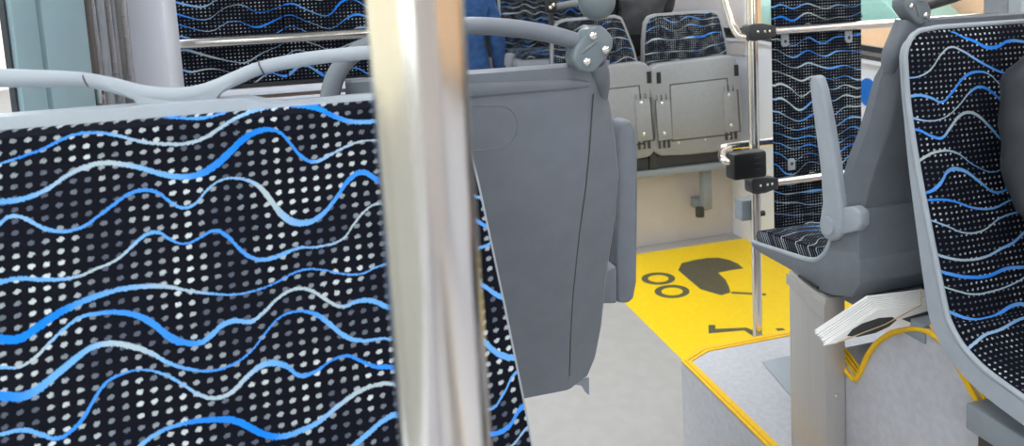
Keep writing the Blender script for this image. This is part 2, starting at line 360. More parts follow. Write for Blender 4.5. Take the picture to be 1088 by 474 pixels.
M['fabA'] = fabric('upholstery_near_seat', [trace(onA, *s) for s in SA], ((-.42, .22), (-.62, -.05)), 1.0, .0121, .0103, .0031, .0023)
M['fabD'] = fabric('upholstery_aisle_seat', [trace(onD, *s) for s in SD], ((1.04, 1.70), (-.85, .0)), 2.0, .0128, .0118, .0027, .0022)
M['fab'] = fabric('upholstery', None, None, 5.0)
M['fab2'] = fabric('upholstery_panels', None, None, 9.3)
M['fab3'] = fabric('upholstery_folding_seats', None, None, 14.2, .0150, .0135, .0030, .0026, 1.3, .85)

# ================================================================== the setting
FL = -ZC; PL = -1.28; CE = .98; XL, XR = -.56, 2.64; YB, YF = -3.0, 7.5
def struct(o, label, cat): return setp(o, label, cat, kind='structure')
struct(box('floor', (XL-.1, YB, FL-.06), (XR+.1, YF, FL), M['floor'], bevel=0), 'pale beige speckled vinyl floor of the low aisle', 'floor')
struct(box('ceiling', (XL-.1, YB, CE), (XR+.1, YF, CE+.05), M['ceil'], bevel=0), 'pale panelled ceiling over the whole cabin', 'ceiling')
struct(box('wall_back', (XL-.1, YB-.05, FL), (XR+.1, YB, CE), M['wall'], bevel=0), 'pale end wall behind the viewpoint', 'wall')
struct(box('wall_front', (XL-.1, YF, FL), (XR+.1, YF+.05, CE), M['wall'], bevel=0), 'pale end wall at the far end of the cabin', 'wall')
# right wall: solid dado, pillars, header, panes
wr = thing('wall_right', (XR, 2, FL), 'pale side wall with long windows on the right', 'wall', kind='structure')
box('wall_panel', (XR, YB, FL), (XR+.06, YF, -.42), M['wallw'], wr, 0)
prism('wall_panel', [(XR, YB, -.42), (XR, YF, -.42), (XR, YF, -.20), (XR, 3.9, -.235), (XR, 2.75, -.34), (XR, YB, -.34)], (.06, 0, 0), M['wallw'], wr)
box('header', (XR, YB, .72), (XR+.06, YF, CE), M['wallw'], wr, 0)
for (a, b, m) in ((-3.0, -2.85, 'wallw'), (-.35, -.2, 'beam'), (2.145, 2.255, 'beam'), (4.0, 7.5, 'wall')):
    box('pillar', (XR-.01, a, -.34), (XR+.06, b, .72), M[m], wr, .006)
box('pillar_cover', (XR-.012, 2.09, -.34), (XR+.03, 2.144, .72), M['lgrey'], wr, .004)
def strip(name, z0, z1, m, x=XR-.012):
    P = [(YB, -.34), (2.75, -.34), (3.9, -.235), (YF, -.20)]
    v = []; f = []
    for (y, z) in P: v += [(x, y, z+z0), (x, y, z+z1), (XR+.01, y, z+z0), (XR+.01, y, z+z1)]
    for i in range(3):
        a = 4*i; f += [(a, a+4, a+5, a+1), (a+1, a+5, a+7, a+3), (a+2, a+3, a+7, a+6), (a, a+2, a+6, a+4)]
    f += [(0, 1, 3, 2), (12, 14, 15, 13)]
    mk(name, v, f, M[m], wr)
strip('gasket', .055, .085, 'seal'); strip('sill_strip', .035, .055, 'alu', XR-.016); strip('gasket', .012, .035, 'bronze'); strip('sill_strip', -.008, .012, 'wallw', XR-.02)
for i, (a, b) in enumerate(((-2.85, -.35), (-.2, 2.145), (2.255, 4.0))):
    o = box('window_%d' % (i+1), (XR+.03, a, -.30), (XR+.036, b, .72), M['glass'], None, 0)
    struct(o, ('clear window pane in the right wall behind the viewpoint', 'clear window pane above the seat with the black jacket', 'clear window pane beside the upholstered screen', 'clear far window pane beside the folding seats')[i], 'window')
st = mk('sticker', *(lambda c: ([c+Vector((0, .06*math.cos(t*math.pi/12), .075*math.sin(t*math.pi/12))) for t in range(24)]+[c+Vector((-.003, .06*math.cos(t*math.pi/12), .075*math.sin(t*math.pi/12))) for t in range(24)],
     [tuple(range(24)), tuple(range(47, 23, -1))]+[(t, (t+1) % 24, (t+1) % 24+24, t+24) for t in range(24)]))(onX(922, 98, XR-.001)), M['blue'])
setp(st, 'round bright blue sticker low on the right side wall', 'sticker')
# left wall with door pillars
wl = thing('wall_left', (XL, 1, FL), 'pale side wall with large windows on the left', 'wall', kind='structure')
box('wall_panel', (XL-.06, YB, FL), (XL, 1.28, -.62), M['wallw'], wl, 0)
box('wall_panel', (XL-.06, 4.05, FL), (XL, YF, -.30), M['wallw'], wl, 0)
box('wall_panel', (XL-.06, 2.2, FL), (XL, 2.42, .72), M['wallw'], wl, 0)
box('header', (XL-.06, YB, .72), (XL, YF, CE), M['wallw'], wl, 0)
for (a, b) in ((-3.0, -2.8), (-.9, -.75), (3.9, 4.05), (6.2, 6.4)): box('pillar', (XL-.06, a, -.62), (XL, b, .72), M['wallw'], wl, .005)
for i, (a, b, z) in enumerate(((-2.8, -.9, -.62), (-.75, 1.28, -.62), (2.42, 3.9, FL), (4.05, 6.2, -.30))):  # the pane down to the floor is an added opening to brighten the platform side
    o = box('window_%d' % (i+5), (XL-.036, a, z), (XL-.03, b, .72), M['glass'], None, 0)
    struct(o, ('clear window pane in the left wall behind the viewpoint', 'bright window pane at the left edge beside the near seat', 'added full height glass opening letting light in behind the left screen', 'far clear pane of the left wall')[i], 'window')
dr = thing('door_1', (XL, 1.45, FL), 'grey-blue door frame with dark groove beside the white column', 'door', kind='structure')
yL = lambda x: onX(x, 50, XL).y
y1, y2, y3, y4 = yL(11.5), yL(41.5), yL(90), yL(140)
box('frame_post', (XL-.012, y1+.006, FL), (XL+.006, y2-.004, .85), M['teal'], dr, .004)
box('frame_post', (XL-.06, y2+.006, FL), (XL+.010, y3, .85), M['teal'], dr, .004)
box('rubber_seal', (XL-.010, y1-.002, FL), (XL-.002, y1+.006, .85), M['seal'], dr, 0)
box('rubber_seal', (XL-.05, y2-.004, FL), (XL-.008, y2+.006, .85), M['seal'], dr, 0)
ys = [y3+(y4-y3)*t for t in (0, .18, .24, .46, .52, .62, .80, .85, .90, .94, 1.0)]
for i, m in enumerate(('bronze', 'alu', 'beam', 'bronze', 'alu', 'bronze', 'beam', 'alu', 'seal', 'seal')):
    box(('door_edge_strip' if m in ('beam', 'bronze') else 'rubber_seal' if m == 'seal' else 'metal_strip'), (XL-.06, ys[i]+.001, FL), (XL+(.004, .010, .002, -.004, .008, 0, -.004, .010, .0, -.006)[i], ys[i+1]-.001, .85), M[m], dr, .001)
box('door_latch', onX(106, 100, XL+.004)+Vector((0, -.012, -.02)), onX(106, 100, XL+.02)+Vector((0, .012, .02)), M['bolt'], dr, .003)
# white column and the platforms
xa, xb = onY(141, 50, y4+.05).x, onY(183, 50, y4+.05).x
struct(box('trim_1', (XL-.02, y4+.012, FL), (xb, y4+.16, CE), M['wallw'], None, .02), 'tall glossy white column with rounded edges beside the door', 'column')
p = [onZ(729, 383, PL), onZ(743.5, 370, PL), onZ(850, 347, PL)]
cx_, cy_ = .5*(p[0].x+onZ(806, 474, PL).x), p[1].y
pf = thing('platform', (1.7, .5, FL), 'raised light grey floor platform with yellow edge under the right seats', 'platform', kind='structure')
outl = [(cx_, YB, PL), (cx_, p[0].y, PL), (p[1].x, cy_, PL), (XR, cy_, PL), (XR, YB, PL)]
prism('platform_body', outl, (0, 0, FL-PL), M['plat'], pf)
e = .034
inn = [(cx_+e, YB, PL), (cx_+e, p[0].y-e*.45, PL), (p[1].x+e*.45, cy_-e, PL), (XR, cy_-e, PL)]
for j, (o0, o1, h) in enumerate(((0, .32, .004), (.36, .64, .006), (.68, 1.0, .004))):
    v = []
    for q in range(4):
        A = Vector(outl[q]); B = Vector(inn[q]); a = A.lerp(B, o0); b = A.lerp(B, o1)
        v += [a+Vector((0, 0, -.002 if j == 0 else .0)), a+Vector((0, 0, h)), b+Vector((0, 0, h)), b]
    f = []
    for q in range(3):
        for s_ in range(4): f.append((q*4+s_, q*4+(s_+1) % 4, q*4+4+(s_+1) % 4, q*4+4+s_))
    f += [(0, 1, 2, 3), (12, 13, 14, 15)]
    mk('edge_strip', v, f, M['ytrim'], pf)
prism('hatch_plate', [onZ(810, 386, PL), onZ(845, 378, PL), onZ(868, 395, PL), onZ(842, 424, PL)], (0, 0, .007), M['lgrey'], pf, .002)
lp = struct(box('platform', (XL, YB, FL), (.36, 1.45, PL), M['plat'], None, .004), 'raised grey floor platform under the left seats', 'platform')
# yellow area
ym = thing('floor_marking', (2.0, 3.0, FL), 'bright yellow floor area with grey pushchair symbol', 'floor marking', kind='structure')
xy = onZ(700, 358, FL).x; yfar = onZ(737, 261.5, FL).y
box('yellow_sheet', (xy, cy_-.4 if False else cy_+.001, FL), (XR-.002, yfar, FL+.003), M['yellow'], ym, 0)
S4 = lambda x, y: (670+x/4.312, 250+y/4.312)
def decal(name, pts): return prism(name, [onZ(*S4(*q), FL+.0032) for q in pts], (0, 0, .001), M['print'], ym)
decal('pushchair_symbol', [(218,160),(235,128),(300,112),(350,105),(400,103),(450,113),(490,130),(517,152),(460,160),(400,172),(435,205),(450,235),(458,262),(415,275),(370,262),(320,247),(270,205)])
decal('pushchair_handle', [(462,259),(620,268),(620,276),(462,267)])
decal('text_mark', [(357,412),(388,412),(388,430),(530,424),(640,470),(640,480),(560,462),(520,436),(358,450)])
decal('text_mark', [(665,428),(697,426),(708,434),(675,438)])
for (cx, cy, rx, ry) in ((127, 199, 77, 28), (190, 258, 80, 30)):
    v = []; f = []; n = 36
    for t in range(n):
        a = 2*math.pi*t/n
        for kk in (1.0, .62):
            q = onZ(*S4(cx+rx*kk*math.cos(a), cy+ry*kk*math.sin(a)), FL+.0032); v += [q, q+Vector((0, 0, .001))]
    for t in range(n):
        a = 4*t; b = 4*((t+1) % n)
        f += [(a+1, b+1, b+3, a+3), (a, a+1, b+1, b), (a+2, b+2, b+3, a+3), (a, b, b+2, a+2)]
    mk('pushchair_wheel', v, f, M['print'], ym)
# wall under the folding seats
wy = onZ(737, 254, FL).y
xw0 = .30
wf = struct(box('wall_far', (1.15, wy, FL), (XR, wy+.10, -1.02), M['wall'], None, .004), 'low beige wall below the folding seats', 'wall')
# unseen light strips added under the ceiling to brighten the cabin
for i, x in enumerate((.35, 1.85)):
    lm = thing('fill_strip', (x, 2, CE), ('added unseen light strip brightening the cabin above the left seats', 'added unseen light strip brightening the cabin above the right seats')[i], 'fill_light')
    box('fill_panel', (x-.11, YB+.4, CE-.025), (x+.11, YF-.4, CE-.005), M['fill_light'], lm, .004)
    for s_ in (-1, 1): box('housing', (x+s_*.11, YB+.4, CE-.03), (x+s_*.13, YF-.4, CE), M['alu'], lm, .002)

# ================================================================== near grab pole
t0, t1 = onY(443.5, 0, .235), onY(471, 474, .235)
cxp = (t0.x+t1.x)/2
gp = thing('grab_pole', (cxp, .235, FL), 'large blurred stainless steel pole close to the viewer', 'pole')
tube('pole_tube', [(cxp, .235, FL), (cxp, .235, CE)], .0172, M['steel'], gp, seg=48)
tube('floor_flange', [(cxp, .235, FL), (cxp, .235, FL+.012)], .045, M['steel'], gp, seg=32)

# ================================================================== near seat (faces the viewer)
sa = thing('passenger_seat', (-.14, .62, PL), 'large navy patterned seat facing the viewer beside the steel pole', 'seat', 'passenger seats')
XC = -.142
def edgeA(z):   # right edge of the cloth
    q = [onA(488, 112), onA(505, 180), onA(535, 320), onA(566, 474)]
    T = [(p_.z, p_.x) for p_ in q]+[(-.66, q[-1].x+.012)]
    return lerp(T, z)
zs = [-.078, -.084, -.10, -.14, -.18, -.24, -.30, -.36, -.42, -.48, -.54, -.60, -.66]
def gridmesh(rows):
    n = len(rows[0]); v = [p_ for r in rows for p_ in r]; f = []
    for i in range(len(rows)-1):
        for k in range(n-1): f.append((i*n+k, i*n+k+1, (i+1)*n+k+1, (i+1)*n+k))
    return v, f
def slab(name, front, back, mat, parent, uv=None, smooth=35):
    """closed body between two equal grids"""
    n = len(front[0]); m = len(front); v, f = gridmesh(front); v2, f2 = gridmesh(back); o = len(v)
    f = f+[tuple(o+i for i in reversed(q)) for q in f2]; v = v+v2
    ring = [k for k in range(n)]+[i*n+n-1 for i in range(1, m)]+[(m-1)*n+k for k in range(n-2, -1, -1)]+[i*n for i in range(m-2, 0, -1)]
    for a, b in zip(ring, ring[1:]+ring[:1]): f.append((a, b, b+o, a+o))
    return mk(name, v, f, mat, parent, smooth=smooth, uv=uv)
fr, bk, sf, sb = [], [], [], []
NX = 16
for z in zs:
    xr = edgeA(z) - (.010 if z > -.08 else .004 if z > -.09 else 0); xl = 2*XC-edgeA(z)+(.010 if z > -.08 else 0)
    fr.append([Vector((xl+(xr-xl)*k/NX, YA(z)+(.006 if k in (0, NX) or z > -.079 else 0), z)) for k in range(NX+1)])
    bk.append([Vector((xl+(xr-xl)*k/NX, YA(z)+.02, z)) for k in range(NX+1)])
slab('backrest_pad', fr, bk, M['fabA'], sa, uv=lambda c: (c.x, c.z))
zz = [-.066]+zs[1:]
for z in zz:
    xr = edgeA(max(z, zs[-1])) + .002; xl = 2*XC-edgeA(z)-.002
    sf.append([Vector((xl+(xr-xl)*k/NX, YA(z)+.014, z+(.000 if z > -.07 and k < 7 else -.009 if z > -.07 and k > 9 else 0))) for k in range(NX+1)])
    sb.append([Vector((xl+(xr-xl)*k/NX, YA(z)+.058, z+(.000 if z > -.07 and k < 7 else -.009 if z > -.07 and k > 9 else 0))) for k in range(NX+1)])
slab('backrest_shell', sf, sb, M['lgrey'], sa)
for s_ in (0, NX):
    tube('edge_trim', [r[s_]+Vector((.0005 if s_ else -.0005, .004, 0)) for r in fr], .0022, M['lgrey'], sa, seg=8)
# cushion
zc = -.66
def cushion(parent, x0, x1, ya, yb, z, sgn, mat, uvo=0, r=.035):
    prof = []
    n = 8
    for i in range(n+1):
        a = math.pi/2*i/n; prof.append((yb-sgn*(r-r*math.sin(a)) if False else yb-sgn*r*(1-math.sin(a)), z-r*(1-math.cos(a)) if False else z-r+r*math.cos(a)))
    P = [(ya, z-.07), (ya, z)]+prof+[(yb, z-.07)]
    v = [(x0, y_, z_) for y_, z_ in P]
    return prism('seat_cushion', v, (x1-x0, 0, 0), mat, parent, bevel=.006, uv=lambda c: (c.x, c.y+c.z*1.0+uvo), smooth=40)
cushion(sa, 2*XC-edgeA(-.66), edgeA(-.66), YA(zc)+.01, .275, -.67, -1, M['fab'])
box('seat_pan', (2*XC-edgeA(-.66)-.004,   .285, -.80), (edgeA(-.66)+.004, YA(zc)+.07, -.742), M['lgrey'], sa, .012)
box('pedestal', (XC-.10, .34, PL), (XC+.10, .52, -.80), M['sheet'], sa, .004)
# handle on top: an M-shaped grip with a middle boss
YH = .745
hp = lambda L: [onY(x, y, YH) for x, y in L]
HL = [(-92,122),(-82,104),(-60,90),(-25,83),(30,83.5),(70,84),(93,85.3),(120,90.5),(145,97.5),(165,101),(187,102),(208,99.5),(228,93.5),(250,83.3),(278,72),(320,63.5),(360,58.5),(400,55.5),(435,56.5),(462,63),(480,80),(486,112)]
RH = [9,9,9,9,8.6,7.8,7.0,7.3,7.8,8.2,8.4,8.2,7.8,7.2,7.0,7.2,7.2,7.4,7.6,8,8.5,9]
tube('handle', hp(HL), [r*YH/FPX for r in RH], M['lgrey'], sa, seg=14, n=4, up=(0, 1, 0), flat=1.0)
prism('handle_boss', [onY(x, y, YH-.008) for x, y in [(112,93),(130,100.5),(141,106),(147,112),(148.5,119),(144,128),(238,121),(231,115),(229,109),(231,103),(238,96),(250,88),(228,90),(205,97),(187,99),(165,98),(140,93)]], (0, .018, 0), M['lgrey'], sa, .002)
for (x, y, y2_) in ((93, 78.2, 92.4), (278, 64.8, 79.2)):
    c = onY(x, (y+y2_)/2, YH); r = (y2_-y)/2*YH/FPX
    tube('handle_joint', [c+Vector((-.0006, 0, -.0002)), c+Vector((.0006, 0, .0002))], r+.0006, M['dark'], sa, seg=20)

# ================================================================== seats that face away
CR = [(-.075, 0.0), (-.13, .008), (-.27, .03), (-.42, .065), (-.51, .09), (-.60, .11), (-.68, .12), (-.76, .13)]   # back line: z -> forward
def rear_shell(parent, xa, sgn, W, y0, dz=0, kb=1.0, zbot=-.73, edge=None, ci=None, mats=('grey', 'grey'), cr=None, dep=None):
    """shell of a seat facing +Y; xa aisle edge, sgn inward direction"""
    E = edge or [(-.07, .03), (-.10, .018), (-.16, .006), (-.22, 0), (-.28, 0), (-.36, .004), (-.45, .010), (-.55, .016), (-.65, .028), (-.70, .045), (-.74, .07)]
    C = ci or [(-.07, .016), (-.13, .028), (-.22, .048), (-.36, .05), (-.55, .05), (-.74, .03)]
    CRX = cr or CR; DEP = dep or [(-.07, .035), (-.08, .04), (-.1, .105), (-.8, .105)]
    rows = []
    zl = [-.070, -.074, -.085, -.11, -.15, -.20, -.26, -.33, -.40, -.47, -.54, -.60, -.65, -.69, -.72, zbot]
    zl = [z for z in zl if z >= zbot-1e-6]
    for z in zl:
        v = lerp(CRX, z)*kb; e_ = lerp(E, z); c_ = lerp(C, z); D = lerp(DEP, z); q_ = min(1, D/.08)
        top = .012 if z > -.072 else 0
        L = [(e_+c_+.004, v-.000+top), (W-e_-c_-.004, v+top), (W-e_-c_+.004, v+.003+top), (W-e_-.008, v+.032*q_), (W-e_, v+.046*q_), (W-e_, v+D), (W-e_-.018, v+D+.004), (W-e_-.03, v+min(.06, D*.8)), (e_+.03, v+min(.06, D*.8)), (e_+.018, v+D+.004), (e_, v+D), (e_, v+.046*q_), (e_+.008, v+.032*q_), (e_+c_-.004, v+.003+top)]
        rows.append([Vector((xa+sgn*s_, y0+f_, z+dz)) for s_, f_ in L])
    n = len(rows[0]); vts = [p_ for r in rows for p_ in r]; f = []
    for i in range(len(rows)-1):
        for k in range(n): f.append((i*n+k, i*n+(k+1) % n, (i+1)*n+(k+1) % n, (i+1)*n+k))
    f += [tuple(range(n)), tuple(range((len(rows)-1)*n, len(rows)*n))]
    o = mk('backrest_shell', vts, f, M[mats[0]], parent, smooth=22)
    fr = []; bk = []
    for z in zl[2:]:
        v = lerp(CRX, z)*kb; e_ = lerp(E, z)
        fr.append([Vector((xa+sgn*(e_+.02+(W-2*e_-.04)*k/8), y0+v+min(.088, lerp(DEP, z)-.008), z+dz)) for k in range(9)])
        bk.append([Vector((xa+sgn*(e_+.02+(W-2*e_-.04)*k/8), y0+v+min(.058, lerp(DEP, z)*.5), z+dz)) for k in range(9)])
    slab('backrest_pad', fr, bk, M['fab'], parent, uv=lambda c: (c.x, c.z))
    return o
def joint(parent, cpx, Y, sgn, arch, ball=None, k=1.0):
    """corner fitting: plate with three bolts, stem into the shell, grip tube"""
    c = Vector(cpx); s = sgn
    ax = Vector((s*.62, 0, -.78)).normalized()      # long axis runs down and inward
    ay = Vector((ax.z*-1, 0, ax.x)); ay = Vector((-ax.z, 0, ax.x))
    pts = []
    for (a, b) in ((-.034, -.006), (-.030, -.016), (-.020, -.0235), (.018, -.0225), (.032, -.017), (.038, -.004), (.036, .010), (.026, .0215), (.0, .0245), (-.018, .0235), (-.030, .015)):
        pts.append(c+ax*a*k+ay*b*k+Vector((0, -.020, 0)))
    pl = prism('joint_plate', pts, (0, .040, 0), M['joint'], parent, .006*k, 3)
    for (a, b) in ((-.013, -.012), (-.008, .015), (.022, .002)):
        bolt(c+ax*a*k+ay*b*k+Vector((0, -.021, 0)), (0, -1, 0), .0058*k, M['bolt'], pl)
    tube('joint_ridge', [c+ax*-.012+ay*-.002+Vector((0, -.0205, 0)), c+ax*.016+ay*-.012+Vector((0, -.0205, 0))], .002, M['joint'], parent, 8)
    return pl

# --- B: seat back left of the aisle
YBk = .905; XAB = .42; WB = .47
sbk = thing('passenger_seat', (.18, 1.1, PL), 'grey plastic seat back with raised armrest left of the aisle', 'seat', 'passenger seats')
EB = [(-.07, .040), (-.085, .030), (-.10, .024), (-.15, .014), (-.20, .004), (-.27, 0), (-.34, .003), (-.42, .008), (-.50, .012), (-.56, .020), (-.60, .042), (-.615, .062)]
CB = [(-.07, .010), (-.10, .014), (-.15, .026), (-.20, .034), (-.27, .038), (-.34, .04), (-.50, .04), (-.58, .03), (-.615, .012)]
PB = [(80,629,641),(90,628.5,643),(100,628,646),(115,627,648.5),(130,626,651),(160,624,656),(180,622,657.5),(200,620,658),(225,616.5,655),(250,613,651),(280,610,646),(310,607,642),(340,605,639.5),(360,604,637.5),(385,603.5,631),(400,603,622),(408,603,613)]
EB, CB = [], []
for yy, xc_, xe_ in PB:
    z = -.3
    for _ in range(8):
        v_ = YBk+lerp(CR, z)*.95; pe = onY(xe_, yy, v_+.046); z = pe.z
    pc = onY(xc_, yy, v_+.002); EB.append((z, XAB-pe.x)); CB.append((z, max(.006, pe.x-pc.x)))
rear_shell(sbk, XAB, -1, WB, YBk, 0, .95, -.63, EB, CB)
# relief line on the back and the crease under the top edge
def onB(x, y):
    Y = .95
    for _ in range(10): p_ = onY(x, y, Y); Y = YBk+lerp(CR, p_.z)*.95
    return onY(x, y, Y)
tube('seam', [onB(x, y)+Vector((.004, .001, 0)) for y, x, _ in PB[2:-1]], .0009, M['bronze'], sbk, 6)
gl = [(470,113),(520,112),(538,114),(547,122),(550,134),(546,147),(536,155),(515,159),(470,161)]
tube('panel_outline', [onB(*q)+Vector((0, -.0002, 0)) for q in gl], .0009, M['grey'], sbk, 6, n=4)
prism('top_cap', [onB(x, y)+Vector((0, -.004, 0)) for x, y in [(352,113),(420,109),(520,102),(600,95),(627,92),(626,86),(600,84),(500,88.5),(420,95),(352,103)]], (0, .02, 0), M['grey'], sbk, .003)
YJ = .90
cj = onY(626, 51, YJ)
joint(sbk, cj, YJ, -1, None)
tube('joint_stem', [onY(633, 66, YJ+.012), onY(636, 78, YJ+.02), onY(638.5, 90, YJ+.035), onY(639, 108, YJ+.06)], [.0165, .0165, .014, .008], M['grey'], sbk, 14, n=4)
ba = ell('joint_ball', onY(634, 1, YJ+.005), .0275, .0275, .0285, M['joint'], sbk)
tube('upright_pole', [onY(640, -18, YJ+.02), onY(640, -18, YJ+.02)+Vector((0, 0, .9))], .016, M['steel'], sbk, 20)
tube('handle', [onY(x, y, YJ+dy) for x, y, dy in [(612,44,0),(585,36.5,0),(545,30,0),(500,27.5,0),(455,32,.01),(420,39,.02),(390,49,.03),(370,62,.035),(358,78,.035),(352,95,.035),(350,112,.035)]], [.0125,.0125,.0125,.0125,.0125,.0125,.0125,.0125,.013,.0135,.0135], M['grey'], sbk, 14, n=4)
# armrest, swung up
ar = prism('armrest', [onY(x, y, 1.10) for x, y in [(657,150),(659,134),(664,127.5),(671,128),(676,138),(678,155),(678,220),(677,300),(674,318),(668,323),(656,322.5),(655.5,290),(657,230),(657,180)]], (0, .05, 0), M['grey'], sbk, .008, 3)
prism('armrest_hinge', [onY(x, y, 1.095) for x, y in [(631,320),(632,304),(638,296),(645,288),(650,284),(656,283),(656,323),(632,323.5)]], (0, .06, 0), M['grey'], sbk, .005, 3)
prism('metal_tab', [onY(x, y, 1.03) for x, y in [(608,408),(626,402),(626,420),(622,417),(618,410)]], (0, .004, 0), M['beam'], sbk)
cushion(sbk, XAB-WB+.06, XAB-.09, YBk+.19, 1.46, -.575, 1, M['fab'])
prism('seat_pan', [(XAB-WB+.06, y_, z_) for y_, z_ in [(1.06, -.54), (1.12, -.54), (1.16, -.60), (1.47, -.62), (1.45, -.66), (1.2, -.66), (1.07, -.61)]], (WB-.15, 0, 0), M['grey'], sbk, .008)
box('pedestal', (.08, 1.12, PL), (.26, 1.27, -.65), M['sheet'], sbk, .004)

# --- C: seat across the aisle, facing away
XAC = 1.17; WC = .95; YCk = 0.0
sc_ = thing('passenger_seat', (1.6, 1.45, PL), 'grey shelled seat facing away with raised armrest beside the steel pole', 'seat', 'passenger seats')
EC = [(-.07, .030), (-.085, .020), (-.10, .014), (-.16, .006), (-.22, 0), (-.74, 0)]
CC = [(-.07, .010), (-.13, .020), (-.22, .030), (-.36, .034), (-.74, .034)]
rear_shell(sc_, XAC, 1, WC, YCk, .02, 1.0, -.73, EC, CC, cr=[(-.07, 1.205), (-.15, 1.215), (-.30, 1.248), (-.454, 1.309), (-.554, 1.335), (-.73, 1.356)],
           dep=[(-.07, .022), (-.15, .026), (-.206, .048), (-.28, .052), (-.385, .062), (-.44, .066), (-.52, .058), (-.62, .065), (-.73, .075)])
pp = [onX(x, y, XAC) for x, y in [(888,235),(885,250),(879,268),(868,276),(855,275),(797,256),(799,262),(806,268),(840,287),(868,308),(884,314),(905,316),(915,300),(912,262)]]
prism('seat_pan', [onX(x, y, XAC-.003) for x, y in [(797,256),(799,262),(806,268),(840,287),(868,308),(884,314),(905,316),(914,302),(912,268),(885,266),(868,276),(855,275)]], (WC+.006, 0, 0), M['grey'], sc_, .004, 2)
prism('lumbar_block', [onX(x, y, XAC-.002) for x, y in [(891,215),(912,225),(913,285),(866,284),(868,276),(879,266),(886,248)]], (WC+.004, 0, 0), M['grey'], sc_, .003, 2)
cu = [onX(x, y, XAC+.012) for x, y in [(880,262),(868,272),(856,271),(803,254),(801,249),(806,245),(830,246),(860,250),(882,250)]]
cu = [(XAC+.012, y_, z_) for y_, z_ in [(1.42, -.67), (1.47, -.702), (1.52, -.708), (1.73, -.735), (1.757, -.728), (1.764, -.713), (1.757, -.697), (1.73, -.686), (1.63, -.676), (1.50, -.664), (1.42, -.64)]]
prism('seat_cushion', cu, (WC-.03, 0, 0), M['fab'], sc_, .007, 3, uv=lambda c: (c.x, c.y-c.z*.6))
tube('pan_rim', [onX(x, y, XAC+.002) for x, y in [(800,257),(830,267),(855,275),(868,276),(877,269),(882,258),(885,245)]], [.006,.007,.0075,.0075,.007,.006,.005], M['lgrey'], sc_, 10, n=5)
arm = [onX(x, y, XAC-.02) for x, y in [(859,88),(861,81.5),(865,79.5),(869,82),(873,95),(880,132),(887,175),(892,210),(893,240),(890,252),(883,257),(876,254),(871,246),(870,235),(873,215),(871,180),(865,135)]]
prism('armrest', arm, (.026, 0, 0), M['lgrey'], sc_, .008, 3)
c = onX(879, 240, XAC-.026)
tube('pivot_cap', [c+Vector((-.004, 0, 0)), c+Vector((.008, 0, 0))], .0225, M['lgrey'], sc_, 28)
c = onX(903, 236, XAC)
prism('armrest_hinge', [onX(x, y, XAC-.012) for x, y in [(886,222),(906,219),(914,226),(914,240),(909,246),(886,251)]], (.03, 0, 0), M['lgrey'], sc_, .006, 3)
YJC = 1.215
cj = onY(968, 8, YJC)
joint(sc_, cj, YJC, 1, None, k=1.15)
tube('joint_stem', [onY(961, 22, YJC+.01), onY(956, 38, YJC+.015), onY(948, 58, YJC+.02), onY(944, 76, YJC+.03)], [.019, .021, .022, .014], M['grey'], sc_, 14, n=4)
tube('handle', [onY(x, y, YJC) for x, y in [(975,8),(992,3),(1012,-3),(1040,-12),(1080,-16)]]+[Vector((1.75, YJC, .17)), Vector((1.95, YJC, .12)), Vector((2.05, YJC+.01, -.05))], .0135, M['dark'], sc_, 14, n=4)
# pedestal
zt = -.745
xs0, xs1 = XAC-.010, XAC+.052
ya_, yb_ = onX(877.3, 400, xs0).y, onX(839.5, 400, xs0).y
ped = prism('pedestal', [(xs0, ya_, PL), (xs0, yb_, PL), (xs0, yb_, -.752), (xs0, ya_, -.775)], (xs1-xs0, 0, 0), M['sheet'], sc_, .003)
prism('pedestal_bracket', [(xs0-.006, ya_-.004, -.835), (xs0-.006, ya_-.004, -.79), (xs0-.006, yb_+.004, -.762), (xs0-.006, yb_+.004, -.79)], (.004, 0, 0), M['sheet'], sc_)
bolt((xs1-.03, ya_-.001, -1.05), (0, -1, 0), .006, M['bolt'], ped)
tube('slot', [onX(849, 293, xs0-.001), onX(869, 306, xs0-.001)], .004, M['black'], sc_, 8)
box('seat_rail', (XAC+.05, ya_-.25, -.79), (2.08, ya_+.02, -.745), M['beam'], sc_, .003)
box('pedestal', (1.98, 1.40, PL), (2.06, 1.56, -.755), M['sheet'], sc_, .003)

# --- D: bench facing the viewer, right
sd = thing('passenger_seat', (1.65, 1.0, PL), 'navy patterned seat facing the viewer at the right edge', 'seat', 'passenger seats')
XD, WD = 1.14, .95
DPs = [(z, y_) for z, y_ in [(-.078, 1.168)]+DP[1:]]
DPs = [Vector((0, y_, z)) for z, y_ in DPs]
DPs = spline(DPs, 3)
DPs.insert(1, DPs[0].lerp(DPs[1], .3))
def cornerx(z):   # rounded top corner
    r = .055; d = (-.078)-z
    return r-math.sqrt(max(0, r*r-(r-d)**2)) if d < r else 0
fr, bk, sf, sb = [], [], [], []
NX = 18
for i, q in enumerate(DPs):
    nrm = (DPs[min(i+1, len(DPs)-1)]-DPs[max(i-1, 0)]).normalized(); nrm = Vector((0, -nrm.z, nrm.y)); 
    if nrm.y < 0: nrm = -nrm
    if nrm.z > 0 and abs(nrm.z) > abs(nrm.y): nrm = -nrm     # points behind / below the cloth
    x0 = XD+cornerx(q.z)*.9; x1 = XD+WD-cornerx(q.z)*.9
    th = .014+.036*min(1, max(0, (-.25-q.z)/.45))
    X = [x0+(x1-x0)*k/NX for k in range(NX+1)]
    fr.append([Vector((x+(.006 if k == 0 else -.006 if k == NX else 0), q.y, q.z))-nrm*(.008 if 0 < k < NX else 0) for k, x in enumerate(X)])
    bk.append([Vector((x+(.006 if k == 0 else -.006 if k == NX else 0), q.y, q.z))+nrm*.008 for k, x in enumerate(X)])
    sf.append([Vector((x, q.y, q.z+(.006 if i == 0 else 0)))+nrm*.002 for x in X])
    sb.append([Vector((x, q.y, q.z+(.006 if i == 0 else 0)))+nrm*th for x in X])
